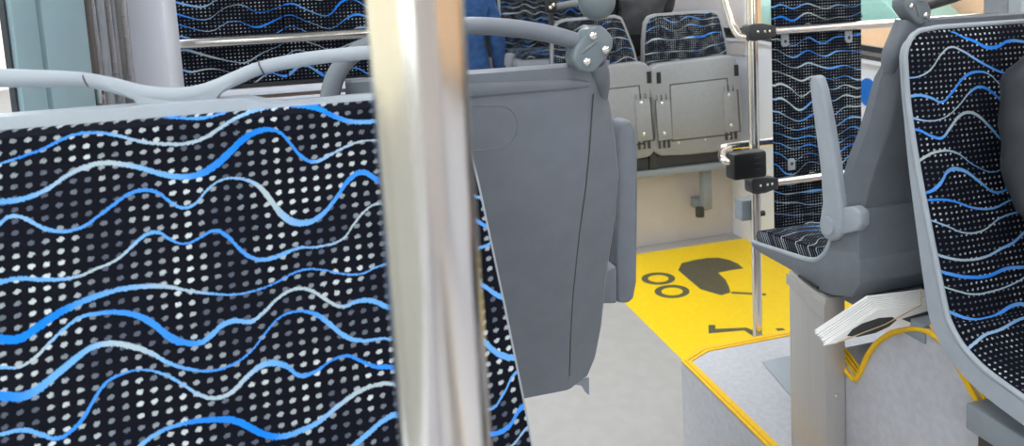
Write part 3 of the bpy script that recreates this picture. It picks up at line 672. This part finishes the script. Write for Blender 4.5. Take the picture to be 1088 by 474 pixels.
slab('upholstery', fr, bk, M['fabD'], sd, uv=lambda c: (c.x, c.z if c.z > -.665 else -.665+(c.y-1.045)*1.0+(c.z+.665)*.35))
slab('seat_shell', sf, sb, M['lgrey'], sd)
tube('edge_trim', [r[0]+Vector((-.003, .002, 0)) for r in fr[1:]], .0062, M['lgrey'], sd, 10)
tube('edge_trim', [r[-1]+Vector((.003, .002, 0)) for r in fr[1:]], .0062, M['lgrey'], sd, 10)
tube('edge_trim', [fr[1][0]+Vector((-.003, .002, 0))]+[p_+Vector((0, .004, .004)) for p_ in fr[0]]+[fr[1][-1]], .0062, M['lgrey'], sd, 10)
q0 = onX(1026, 428, XD+.02)
box('support_beam', (XD+.02, .45, q0.z-.055), (XD+.075, q0.y, q0.z), M['beam'], sd, .003)
box('support_beam', (2.0, .45, q0.z-.055), (2.055, q0.y, q0.z), M['beam'], sd, .003)
q1 = onX(1037, 450, XD+.03)
box('pedestal', (XD+.035, .55, PL), (XD+.07, q1.y, q0.z-.055), M['bronze'], sd, .002)
box('pedestal', (2.0, .55, PL), (2.04, q1.y, q0.z-.055), M['bronze'], sd, .002)

# ================================================================== wheel housing with yellow rim
XW = 1.225
arc = [(885,372),(895,386),(904,398),(909,401),(914,395),(922,377),(932,363),(944,354),(958,349),(972,347),(986,350),(998,358),(1010,370)]
ap = spline([onX(x, y, XW) for x, y in arc], 4)
end = [Vector((XW, .98, -.93)), Vector((XW, .80, -1.0)), Vector((XW, .62, -1.12)), Vector((XW, .58, PL))]
pg = [Vector((XW, ap[0].y, PL))]+ap+end
wh = thing('wheel_housing', (1.9, 1.0, PL), 'light grey arched wheel housing with yellow rim under the right seats', 'housing')
prism('housing_body', pg, (XR-XW-.001, 0, 0), M['plat'], wh, smooth=30)
full = ap+end[:-1]
for j, (off, r, dx) in enumerate(((.0, .0065, -.002), (.008, .004, .012), (.010, .004, .022), (.012, .004, .032))):
    tube('yellow_rim', [p_+Vector((dx, 0, off-.004 if j else -.005)) for p_ in full], r, M['ytrim'], wh, 8, flat=1.0)

# ================================================================== bundle of leaflets
lf = thing('leaflet_bundle', (1.2, 1.25, -.9), 'bundle of white folded leaflets held by a rubber band', 'leaflets')
base = [(876,367),(933,329),(999,321),(1003,337),(968,346),(935,353),(905,361)]
for i in range(9):
    Y = 1.215+i*.0056; dz = i*.0015
    P = [onY(x, y, 1.215) for x, y in base]
    j = random.uniform(-.003, .003)
    P = [Vector((q.x+j+.004*i*.3, Y, q.z+dz+random.uniform(-.0008, .0008))) for q in P]
    prism('leaflet', P, (0, .0034, 0), M['paper'], lf)
prism('dark_print', [onY(x, y, 1.2142) for x, y in [(900,357),(906,350),(916,344),(934,338),(948,337),(953,340),(945,347),(930,354),(912,358)]], (0, .0006, 0), M['ink'], lf)
prism('dark_print', [onY(x, y, 1.2142) for x, y in [(958,339),(985,331),(999,330),(1000,338),(970,344)]], (0, .0006, 0), M['ink'], lf)
tube('rubber_band', [onY(978, 306, 1.265), onY(978, 308, 1.213), onY(979, 324, 1.212), onY(940, 345, 1.212), onY(890, 364, 1.212)], .0013, M['band'], lf, 8)

# ================================================================== screen by the steel pole
YP = cy_+.035
pt = onY(797, 20, YP); pb = onY(807, 345, YP); XPp = (pt.x+pb.x)/2
ps = thing('partition_screen', (XPp, YP, FL), 'steel pole and rails holding an upholstered navy screen', 'screen')
tube('pole', [(XPp, YP, FL), (XPp, YP, CE)], .0185, M['steel'], ps, 28)
zu = onY(850, 31, YP).z; zl_ = onY(850, 190, YP).z
tube('rail', [(XPp, YP, zu), (XR, YP, zu)], .0165, M['steelx'], ps, 20)
tube('rail', [(XPp, YP, zl_), (XR, YP, zl_)], .0165, M['steelx'], ps, 20)
xq0, xq1 = onY(822, 60, YP+.035).x, onY(914, 60, YP+.035).x
box('upholstered_panel', (xq0, YP+.028, -.98), (xq1, YP+.05, zu-.012), M['fab2'], ps, .003, uv=lambda c: (c.x, c.z))
box('upholstered_panel', (xq0, YP+.028, zu+.012), (xq1, YP+.05, .62), M['fab2'], ps, .003, uv=lambda c: (c.x, c.z))
def clip(x, y, flip):
    c = onY(x, y, YP); w_ = .016
    P = [Vector((c.x-w_, YP-.002, c.z+flip*.022)), Vector((c.x-w_, YP-.002, c.z-flip*.016)), Vector((c.x-w_*.6, YP-.002, c.z-flip*.024)), Vector((c.x+w_*.6, YP-.002, c.z-flip*.024)), Vector((c.x+w_, YP-.002, c.z-flip*.016)), Vector((c.x+w_, YP-.002, c.z+flip*.022))]
    o = prism('clip', [q+Vector((0, .022, 0)) for q in P], (0, .006, 0), M['lgrey'], ps, .0015)
    bolt((c.x, YP+.020, c.z-flip*.004), (0, -1, 0), .007, M['bronze'], o)
clip(838, 43, 1); clip(906, 39, 1); clip(845, 176, -1)
for z in (zu, zl_):
    pts = []
    for (dx, h) in ((-.030, .018), (-.026, .027), (-.012, .032), (.030, .031), (.060, .024), (.082, .021), (.086, .016)): pts.append(Vector((XPp+dx, YP, z+h)))
    for (dx, h) in ((.086, -.016), (.082, -.021), (.060, -.024), (.030, -.031), (-.012, -.032), (-.026, -.027), (-.030, -.018)): pts.append(Vector((XPp+dx, YP, z+h)))
    cl = prism('clamp', [q+Vector((0, -.026, 0)) for q in pts], (0, .052, 0), M['dark'], ps, .008, 3)
    for dx in (.006, .036, .056): bolt((XPp+dx, YP-.0265, z+.001), (0, -1, 0), .0052, M['bolt'], cl)
# bent tube rising from the upper clamp, and the lower loop with black pad
tube('bent_rail', [onY(x, y, YP+d) for x, y, d in [(795,40,.0),(786,38,.03),(779,28,.06),(775,15,.08),(770,-2,.10),(762,-40,.14)]], .0155, M['steel'], ps, 14, n=5)
za = onY(800, 154, YP+.15).z
tube('loop_rail', [(XR, YP+.17, za), (1.75, YP+.17, za), (1.46, YP+.17, za), onY(775, 158, YP+.13), onY(767, 163, YP+.06), onY(769, 170, YP-.02), onY(778, 172, YP-.05), onY(795, 172, YP-.05)], .0145, M['steel'], ps, 14, n=5)
q0, q1 = onY(775.5, 164, YP-.06), onY(811.5, 187, YP-.06)
box('black_pad', (q0.x, YP-.085, q1.z), (q1.x, YP-.022, q0.z+.005), M['black'], ps, .012)
for (xx, yy) in ((803, 168), (803, 174), (803, 180)):
    c = onY(xx, yy, YP-.0865); tube('pad_groove', [c+Vector((-.006, 0, 0)), c+Vector((.02, 0, 0))], .0012, M['dark'], ps, 6)
q0, q1 = onY(783.5, 212, YP+.05), onY(800, 231, YP+.05)
box('belt_buckle', (q0.x, YP+.02, q1.z), (q1.x, YP+.07, q0.z), M['beam'], ps, .004)
q0 = onY(814, 226, YP); tube('knob', [Vector((XPp+.016, YP, q0.z)), Vector((XPp+.036, YP, q0.z))], .011, M['black'], ps, 14)

# ================================================================== folding seats
YS = wy-.26
def fold_seat(label, dx, nar=0):
    """dx in pixels of the right seat's drawing"""
    F = lambda x, y, d=0: onY(x, y, YS+d)
    off = F(690+dx, 110+dx*-.1)-F(690, 110) if dx else Vector((0, 0, 0)); off.y = 0; off.z = 0
    P = lambda L, d=0: [F(x, y, d)+off for x, y in L]
    c0 = F(740, 250)+off
    t = thing('folding_seat', (c0.x, YS+.1, FL), label, 'seat', 'folding seats')
    B = [(684,76),(684,45),(686,24),(690,17),(698,14.5),(730,12),(757-nar,10.5),(764-nar,13),(767-nar,20),(773-nar*.7,45),(776-nar*.4,70),(776-nar*.4,100),(684,106)]
    prism('backrest_frame', P(B, .12), (0, .06, 0), M['fold'], t, .012)
    ins = []
    cx, cy = 729, 60
    for x, y in B: ins.append((cx+(x-cx)*.955, cy+(y-cy)*.955+.5))
    prism('backrest_pad', P(ins, .108), (0, .05, 0), M['fab3'], t, .006, uv=lambda c: (c.x, c.z))
    body = [(690,150),(688,110),(689,82),(692,73),(700,68),(740,63),(774,58.5),(781,61),(785,70),(789,105),(790,135),(789,148),(783,156),(760,162),(730,165),(703,166),(694,161)]
    cs = prism('cushion_shell', P(body, 0), (0, .10, 0), M['fold'], t, .014, 3)
    prism('panel_edge_shade', P([(711.5,89.5),(773,82.5),(778.3,143.4),(713.8,150.6)], -.002), (0, .01, 0), M['bronze'], t)  # dark plate behind the panel, painting the shaded edge around it
    prism('panel', P([(712.5,91),(772,84),(777,142),(715,149)], -.006), (0, .02, 0), M['fold'], t, .003)
    for (ox, oy) in ((0, 0), (71, -9)):
        prism('bracket_edge_shade', P([(695.8+ox,106+oy),(713.2+ox,104+oy),(716.2+ox,149+oy),(698.8+ox,151+oy)], -.004), (0, .012, 0), M['bronze'], t)  # dark plate painting edge shade around the bracket
        prism('bracket', P([(697+ox,107+oy),(712+ox,105+oy),(715+ox,148+oy),(700+ox,150+oy)], -.012), (0, .03, 0), M['fold'], t, .004)
        for (sx, sy) in ((703.5, 110), (706, 142)): bolt(F(sx+ox, sy+oy, -.013)+off, (0, -1, 0), .012, M['bolt'], t)
        for k in range(3):
            prism('rib', P([(698.5+ox+k*5,101+oy-k*.6),(701+ox+k*5,101+oy-k*.6),(701.5+ox+k*5,109+oy-k*.6),(699+ox+k*5,109+oy-k*.6)], -.014), (0, .03, 0), M['fold'], t)
        for k in range(3):
            prism('rib', P([(700+ox+k*5,149+oy-k*.6),(702+ox+k*5,149+oy-k*.6),(702.5+ox+k*5,158+oy-k*.6),(700.5+ox+k*5,158+oy-k*.6)], -.010), (0, .03, 0), M['dark'], t)
    for (ox, oy) in ((0, 0), (82.5, -8)):
        prism('slot', P([(697.5+ox,77+oy),(702+ox,76.5+oy),(702.6+ox,88.5+oy),(698+ox,89+oy)], -.002), (0, .01, 0), M['black'], t)
    for (sx, sy) in ((721, 152), (749, 148.5), (776, 145.5)): bolt(F(sx, sy, -.001)+off, (0, -1, 0), .008, M['bolt'], t)
    prism('hinge', P([(691,160),(697,160),(700,180),(690,181)], .04), (0, .05, 0), M['dark'], t, .004)
    prism('hinge', P([(783,150),(788,150),(788,171),(782,172)], .04), (0, .05, 0), M['dark'], t, .004)
    prism('hinge_block', P([(694,166),(783,158),(784,172),(694,180)], .05), (0, .06, 0), M['dark'], t, .01)
    return t
fold_seat('folded grey seat with navy backrest beside the right wall', 0)
fold_seat('folded grey seat with navy backrest half hidden by the near seat back', -99, 10)
bmz = onY(727, 181, YS).z
sbm = thing('seat_support', (1.9, YS+.06, FL), 'grey steel beam with bracket carrying the two folding seats', 'beam')
box('beam', (1.15, YS+.02, bmz-.028), (XR-.01, YS+.14, bmz+.018), M['beam'], sbm, .005)
lx0, lx1 = onY(745.5, 205, YS+.1).x, onY(755, 205, YS+.1).x
lz = onY(750, 222, YS+.1).z
box('bracket_leg', (lx0, YS+.08, lz), (lx1, YS+.13, bmz-.02), M['beam'], sbm, .004)
box('bracket_foot', (lx0-.0, YS+.12, lz-.02), (lx1, wy-.003, lz+.05), M['beam'], sbm, .004)
c = onY(741.5, 226, YS+.1); tube('rubber_foot', [Vector((c.x+.01, YS+.09, lz-.045)), Vector((c.x+.01, YS+.09, lz+.02))], .03, M['dark'], sbm, 18)
for xx in (1.25, 2.5): box('bracket_leg', (xx, YS+.10, bmz-.02), (xx+.06, wy-.003, bmz+.01), M['beam'], sbm, .003)

# ================================================================== screen left, behind the near seat
YQ = 2.27
lq = thing('partition_screen', (-.1, YQ, FL), 'navy upholstered screen with steel rail behind the near seat', 'screen')
zb = onY(300, 86, YQ).z
xs_ = [-.558, onY(302.5, 40, YQ).x, .36]
for a, b in zip(xs_, xs_[1:]):
    box('upholstered_panel', (a+.002, YQ, zb), (b-.002, YQ+.03, .62), M['fab2'], lq, .004, uv=lambda c: (c.x, c.z))
box('seam_dark_backing', (-.558, YQ+.031, zb), (.36, YQ+.04, .62), M['black'], lq, 0)  # black sheet added behind so the panel seam looks dark against the window
r0, r1 = onY(184, 45.3, YQ-.05), onY(388, 37, YQ-.05)
d_ = (r1-r0).normalized()
tube('rail', [(-.558, YQ-.05, (r0.z+r1.z)/2), (.37, YQ-.05, (r0.z+r1.z)/2)], .0165, M['steel'], lq, 20)
for xx in (-.50, .34): tube('rail_bracket', [(xx, YQ-.05, (r0.z+r1.z)/2), (xx, YQ+.01, (r0.z+r1.z)/2)], .009, M['bolt'], lq, 10)
zA = lambda y: onY(300, y, YQ).z
box('shadow_gap_strip', (-.558, YQ-.005, zA(91)), (.37, YQ+.03, zb), M['black'], lq, 0)
box('white_ledge', (-.558, YQ-.03, zA(98.5)), (.37, YQ+.03, zA(91)), M['wallw'], lq, .004)
box('ledge_groove', (-.558, YQ-.012, zA(102.5)), (.37, YQ+.03, zA(98.5)), M['brown'], lq, 0)
box('white_ledge', (-.558, YQ-.03, zA(105.5)), (.37, YQ+.03, zA(102.5)), M['wallw'], lq, .003)
box('lower_panel', (-.558, YQ-.012, FL), (.37, YQ+.03, zA(105.5)), M['brown'], lq, 0)

# ================================================================== far seat and people
struct(box('platform', (.35, 4.45, FL), (XR, YF, FL+.42), M['plat'], None, .004), 'raised rear floor beyond the folding seats', 'platform')
struct(box('wall_backdrop', (.2, 5.95, FL+.42), (XR, 6.0, CE), M['dark'], None, .004), 'added dark backdrop that darkens the view behind the distant seat', 'wall')  # dark sheet added to hide the bright end wall
fs = thing('passenger_seat', (1.45, 5.4, FL+.42), 'distant navy seat seen under the grey handle', 'seat', 'passenger seats')
YFS = 5.45
fx0 = onY(533, 10, YFS).x
tz = onY(560, 60, YFS-.45).z
box('backrest_pad', (fx0, YFS, tz-.03), (fx0+.95, YFS+.06, .62), M['fab2'], fs, .02, uv=lambda c: (c.x, c.z))
box('backrest_shell', (fx0-.015, YFS+.04, tz-.10), (fx0+.965, YFS+.10, .64), M['lgrey'], fs, .02)
cushion(fs, fx0+.03, fx0+.95, YFS+.02, YFS-.46, tz+.05, -1, M['fab'], r=.05)
box('seat_pan', (fx0, YFS-.44, tz-.09), (fx0+.96, YFS+.05, tz-.02), M['lgrey'], fs, .02)
box('seat_side', (fx0-.03, YFS-.30, tz-.12), (fx0+.03, YFS-.14, tz+.02), M['lgrey'], fs, .015)
box('pedestal', (fx0+.06, YFS-.36, FL+.42), (fx0+.14, YFS-.22, tz-.09), M['brown'], fs, .004)
box('pedestal', (fx0+.20, YFS-.36, FL+.42), (fx0+.34, YFS-.22, tz-.09), M['bronze'], fs, .004)
box('pedestal', (fx0+.70, YFS-.36, FL+.42), (fx0+.84, YFS-.22, tz-.09), M['bronze'], fs, .004)
box('rear_leg', (fx0-.16, YFS+.0, FL+.42), (fx0-.06, YFS+.1, tz-.02), M['brown'], fs, .004)

def person(label, loc, face, pose, cloth, legs, puff=1.0):
    """one continuous skinned body; joints given in metres, x = left-right, y = forward, z up from the feet/seat plane"""
    rot = Matrix.Rotation(face, 3, 'Z'); L = Vector(loc)
    W_ = lambda q: L+rot @ Vector(q)
    J = pose; bones = [('pelvis','waist'),('waist','chest'),('chest','neck'),('neck','head')]
    for s_ in 'lr':
        bones += [('chest','sh'+s_),('sh'+s_,'el'+s_),('el'+s_,'wr'+s_),('wr'+s_,'ha'+s_),('pelvis','hi'+s_),('hi'+s_,'kn'+s_),('kn'+s_,'an'+s_),('an'+s_,'to'+s_)]
    rad = dict(pelvis=(.15, .12), waist=(.145, .115), chest=(.17, .125), neck=(.06, .06), head=(.07, .075))
    for s_ in 'lr': rad.update({'sh'+s_: (.085, .085), 'el'+s_: (.068, .068), 'wr'+s_: (.045, .045), 'ha'+s_: (.04, .026), 'hi'+s_: (.10, .10), 'kn'+s_: (.075, .075), 'an'+s_: (.05, .05), 'to'+s_: (.042, .035)})
    for n_ in rad:
        if n_[:2] in ('sh', 'el', 'ch', 'wa', 'wr'): rad[n_] = tuple(q*puff for q in rad[n_])
    names = list(J); me = bpy.data.meshes.new('skeleton')
    me.from_pydata([W_(J[n_]) for n_ in names], [(names.index(a), names.index(b)) for a, b in bones], [])
    ob = bpy.data.objects.new('skeleton', me); COL.objects.link(ob)
    md = ob.modifiers.new('skin', 'SKIN')
    if not me.skin_vertices: me.attributes.new('skin', 'FLOAT', 'POINT')
    sv = me.skin_vertices[0].data
    for i, n_ in enumerate(names): sv[i].radius = rad[n_]; sv[i].use_root = (n_ == 'pelvis')
    md.use_smooth_shade = True
    s2 = ob.modifiers.new('sub', 'SUBSURF'); s2.levels = 3 if puff > 1 else 2
    dg = bpy.context.evaluated_depsgraph_get(); m2 = bpy.data.meshes.new_from_object(ob.evaluated_get(dg))
    bpy.data.objects.remove(ob); 
    bm = bmesh.new(); bm.from_mesh(m2); bpy.data.meshes.remove(m2)
    if puff > 1:                       # folds of a padded jacket
        bm.normal_update()
        for v in bm.verts:
            q = v.co*Vector((7, 7, 16)) if False else Vector((v.co.x*6, v.co.y*6, v.co.z*17))
            v.co = v.co+v.normal*(.011*mnoise.noise(q)+.006*mnoise.noise(q*2.3))
    # head with brow, nose, ears
    hc = W_(Vector(J['head'])+Vector((0, .015, .045)))
    n0 = len(bm.verts)
    def blob(c, r, sq=None):
        g = bmesh.ops.create_uvsphere(bm, u_segments=18, v_segments=12, radius=1)['verts']
        for v in g:
            q = Vector((v.co.x*r[0], v.co.y*r[1], v.co.z*r[2]))
            if sq: q.x *= 1-.22*max(0, -q.z/r[2]); q.y += .01*max(0, -q.z/r[2])
            v.co = c+rot @ q
    blob(hc, (.076, .098, .118), True); blob(hc+rot @ Vector((0, .100, -.012)), (.013, .018, .024))
    for s_ in (-1, 1): blob(hc+rot @ Vector((s_*.077, -.005, -.01)), (.010, .02, .03))
    blob(hc+rot @ Vector((0, .085, -.058)), (.026, .014, .008))
    # fingers
    for s_ in 'lr':
        h = Vector(J['ha'+s_]); d = (h-Vector(J['wr'+s_])).normalized(); side = d.cross(Vector((0, 0, 1)))
        side = side.normalized() if side.length > .1 else Vector((1, 0, 0)); upv = side.cross(d)
        for k, ln in enumerate((.062, .074, .07, .055)):
            b0 = h+d*.02+side*(.024-.016*k); pts = [b0, b0+d*ln*.5-upv*.004, b0+d*ln*.85-upv*.016, b0+d*ln-upv*.03]
            v_, f_ = tube_geo([W_(q) for q in pts], [.0095, .009, .008, .006], 8); vv = [bm.verts.new(q) for q in v_]
            for q in f_: bm.faces.new([vv[i] for i in q])
        b0 = h-d*.02+side*.032; pts = [b0, b0+side*.018+d*.025, b0+side*.02+d*.052-upv*.01]
        v_, f_ = tube_geo([W_(q) for q in pts], [.011, .010, .008], 8); vv = [bm.verts.new(q) for q in v_]
        for q in f_: bm.faces.new([vv[i] for i in q])
    me = bpy.data.meshes.new('person'); 
    segs = [(W_(J[a]), W_(J[b]), a, b) for a, b in bones]
    def cls(p_):
        best = None
        for A, B, a, b in segs:
            t = max(0, min(1, (p_-A).dot(B-A)/max((B-A).length_squared, 1e-9))); d_ = (p_-A-(B-A)*t).length
            if best is None or d_ < best[0]: best = (d_, a, b, t)
        _, a, b, t = best
        if b == 'head': return 2
        if b[:2] == 'ha' : return 2
        if b[:2] in ('kn', 'an', 'hi') : return 1
        if b[:2] == 'to': return 3
        if (a, b) == ('pelvis', 'waist') and t < .3: return 1
        return 0
    bmesh.ops.recalc_face_normals(bm, faces=bm.faces)
    for f in bm.faces:
        c_ = f.calc_center_median(); f.material_index = cls(c_); f.smooth = True
    bm.verts.index_update()
    bm.to_mesh(me); bm.free()
    o = link('person', me, cloth, None, base=(loc[0], loc[1], min(v.co.z for v in me.vertices)))
    for m_ in (legs, M['skin'], M['shoe']): me.materials.append(m_)
    setp(o, label, 'person')
    # hair cap and eyes
    bm = bmesh.new(); bmesh.ops.create_uvsphere(bm, u_segments=24, v_segments=16, radius=1)
    dele = [v for v in bm.verts if (v.co.y > .35 and v.co.z < .55) or v.co.z < -.45]
    bmesh.ops.delete(bm, geom=dele, context='VERTS')
    for v in bm.verts: v.co = hc+rot @ Vector((v.co.x*.085, v.co.y*.106-.004, v.co.z*.126+.006))
    bmesh.ops.solidify(bm, geom=bm.faces[:], thickness=.008)
    fin('hair', bm, M['hair'], o, smooth=80)
    for s_ in (-1, 1):
        ell('eye', hc+rot @ Vector((s_*.030, .086, .008)), .011, .009, .008, M['eye'], o, 12)
    return o
sit = dict(pelvis=(0, 0, .10), waist=(0, .01, .27), chest=(0, -.03, .46), neck=(0, -.02, .62), head=(0, .01, .71))
for s_, k in (('l', -1), ('r', 1)):
    sit.update({'sh'+s_: (k*.175, -.02, .53), 'el'+s_: (k*.225, .07, .285), 'wr'+s_: (k*.13, .27, .20), 'ha'+s_: (k*.07, .34, .185), 'hi'+s_: (k*.10, .03, .09), 'kn'+s_: (k*.13, .45, .10), 'an'+s_: (k*.13, .47, -.32), 'to'+s_: (k*.14, .60, -.37)})
stand = dict(pelvis=(0, 0, .95), waist=(0, .01, 1.10), chest=(0, 0, 1.29), neck=(0, 0, 1.47), head=(0, .02, 1.56))
for s_, k in (('l', -1), ('r', 1)):
    stand.update({'sh'+s_: (k*.18, -.01, 1.39), 'el'+s_: (k*.24, -.03, 1.11), 'wr'+s_: (k*.25, .05, .87), 'ha'+s_: (k*.24, .08, .79), 'hi'+s_: (k*.10, 0, .90), 'kn'+s_: (k*.11, .03, .50), 'an'+s_: (k*.11, -.02, .09), 'to'+s_: (k*.13, .12, .035)})
sit1 = dict(sit)
for s_, k in (('l', -1), ('r', 1)): sit1.update({'sh'+s_: (k*.20, -.02, .57), 'el'+s_: (k*.245, .015, .36), 'wr'+s_: (k*.15, .24, .24), 'ha'+s_: (k*.08, .32, .21)})
person('person in a black padded jacket seated at the right edge', (1.545, .985, -.765), math.pi, sit1, M['jacket'], M['pants'], 1.2)
person('person in black clothes seated behind the folding seats', (onY(676, 20, wy+.45).x, wy+.42, -.33), 0, sit1, M['jacket'], M['pants'], 1.2)
bs = thing('passenger_seat', (1.9, wy+.4, FL), 'distant seat behind the folding seats under the person in black', 'seat', 'passenger seats')
xk = onY(668, 20, wy+.45).x
cushion(bs, xk-.24, xk+.24, wy+.26, wy+.80, -.34, 1, M['fab'])
box('seat_pan', (xk-.25, wy+.22, -.47), (xk+.25, wy+.80, -.41), M['grey'], bs, .015)
box('pedestal', (xk-.1, wy+.35, FL), (xk+.1, wy+.6, -.47), M['sheet'], bs, .004)
jx = onY(523, 50, 4.9).x-.20
person('standing person in blue denim in the aisle behind the steel pole', (jx, 4.9, FL+.42), 0, stand, M['denim'], M['denim'])
# black clamp with short grip behind the near handle
hc_ = thing('hand_rail', (onY(585, 8, wy-.1).x, wy-.1, -.1), 'short grey handle with black clamp above the half hidden folding seat', 'handle')
q = onY(586, 6, wy-.1)
box('clamp', q+Vector((-.04, -.03, -.05)), q+Vector((.03, .03, .06)), M['black'], hc_, .012)
for (dx, dz) in ((-.018, -.012), (.004, .004)): bolt(q+Vector((dx, -.031, dz)), (0, -1, 0), .012, M['bolt'], hc_)
tube('grip', [q+Vector((.02, 0, -.01)), onY(615, 3, wy-.1), onY(650, 0, wy-.1)], .022, M['grey'], hc_, 12, n=4)
tube('post', [q+Vector((0, .02, -.05)), Vector((q.x, wy+.02, -1.02))], .018, M['dark'], hc_, 12)

# ================================================================== outside
struct(box('ground', (-60, -60, FL-.42), (60, 90, FL-.36), M['asphalt'], None, 0), 'grey asphalt street outside the windows', 'ground')
def house(label, a, b, m, floors, xs, side):
    t = thing('building', ((a[0]+b[0])/2, (a[1]+b[1])/2, FL-.36), label, 'building')
    box('walls', (a[0], a[1], FL-.36), (b[0], b[1], 6.5), m, t, 0)
    fx = a[0] if side > 0 else b[0]
    for z in (2.2, 5.6): box('cornice', (fx-side*.25, a[1], z), (fx, b[1], z+.2), M['facade2'], t, .02)
    y = a[1]+1.5
    while y < b[1]-1.6:
        for z in (3.0,):
            fr_ = box('window', (fx-side*.06, y, z), (fx+side*.02, y+1.2, z+1.7), M['wallw'], t, .01)
            box('pane', (fx-side*.07, y+.1, z+.1), (fx-side*.03, y+1.1, z+1.6), M['wing'], fr_, 0)
        y += 3.0
    return t
house('beige building across the street outside the right windows', (14, -18), (20, 26), M['facade'], 2, 3, 1)
house('pale building across the street outside the left windows', (-22, -18), (-16, 70), M['facade2'], 2, 3, -1)
vn = thing('van', (12.6, 13, FL-.36), 'pale green van parked outside beyond the upholstered screen', 'vehicle')
gz = FL-.36
prism('lower_body', [(11.8, y_, z_) for y_, z_ in [(11.3, gz+.35), (11.3, gz+1.1), (12.0, gz+1.45), (17.2, gz+1.45), (17.2, gz+.35)]], (1.8, 0, 0), M['facade'], vn, .05, 2)
prism('cab_body', [(11.85, y_, z_) for y_, z_ in [(12.0, gz+1.45), (13.2, gz+2.5), (13.7, gz+2.75), (17.2, gz+2.75), (17.2, gz+1.45)]], (1.7, 0, 0), M['van'], vn, .05, 2)
prism('side_window', [(11.84, y_, z_) for y_, z_ in [(13.2, gz+1.6), (13.7, gz+2.4), (14.7, gz+2.4), (14.7, gz+1.6)]], (.02, 0, 0), M['wing'], vn)
for y_ in (12.2, 16.1):
    for x_ in (11.78, 13.4):
        tube('wheel', [(x_, y_, gz+.36), (x_+.22, y_, gz+.36)], .36, M['black'], vn, 28)
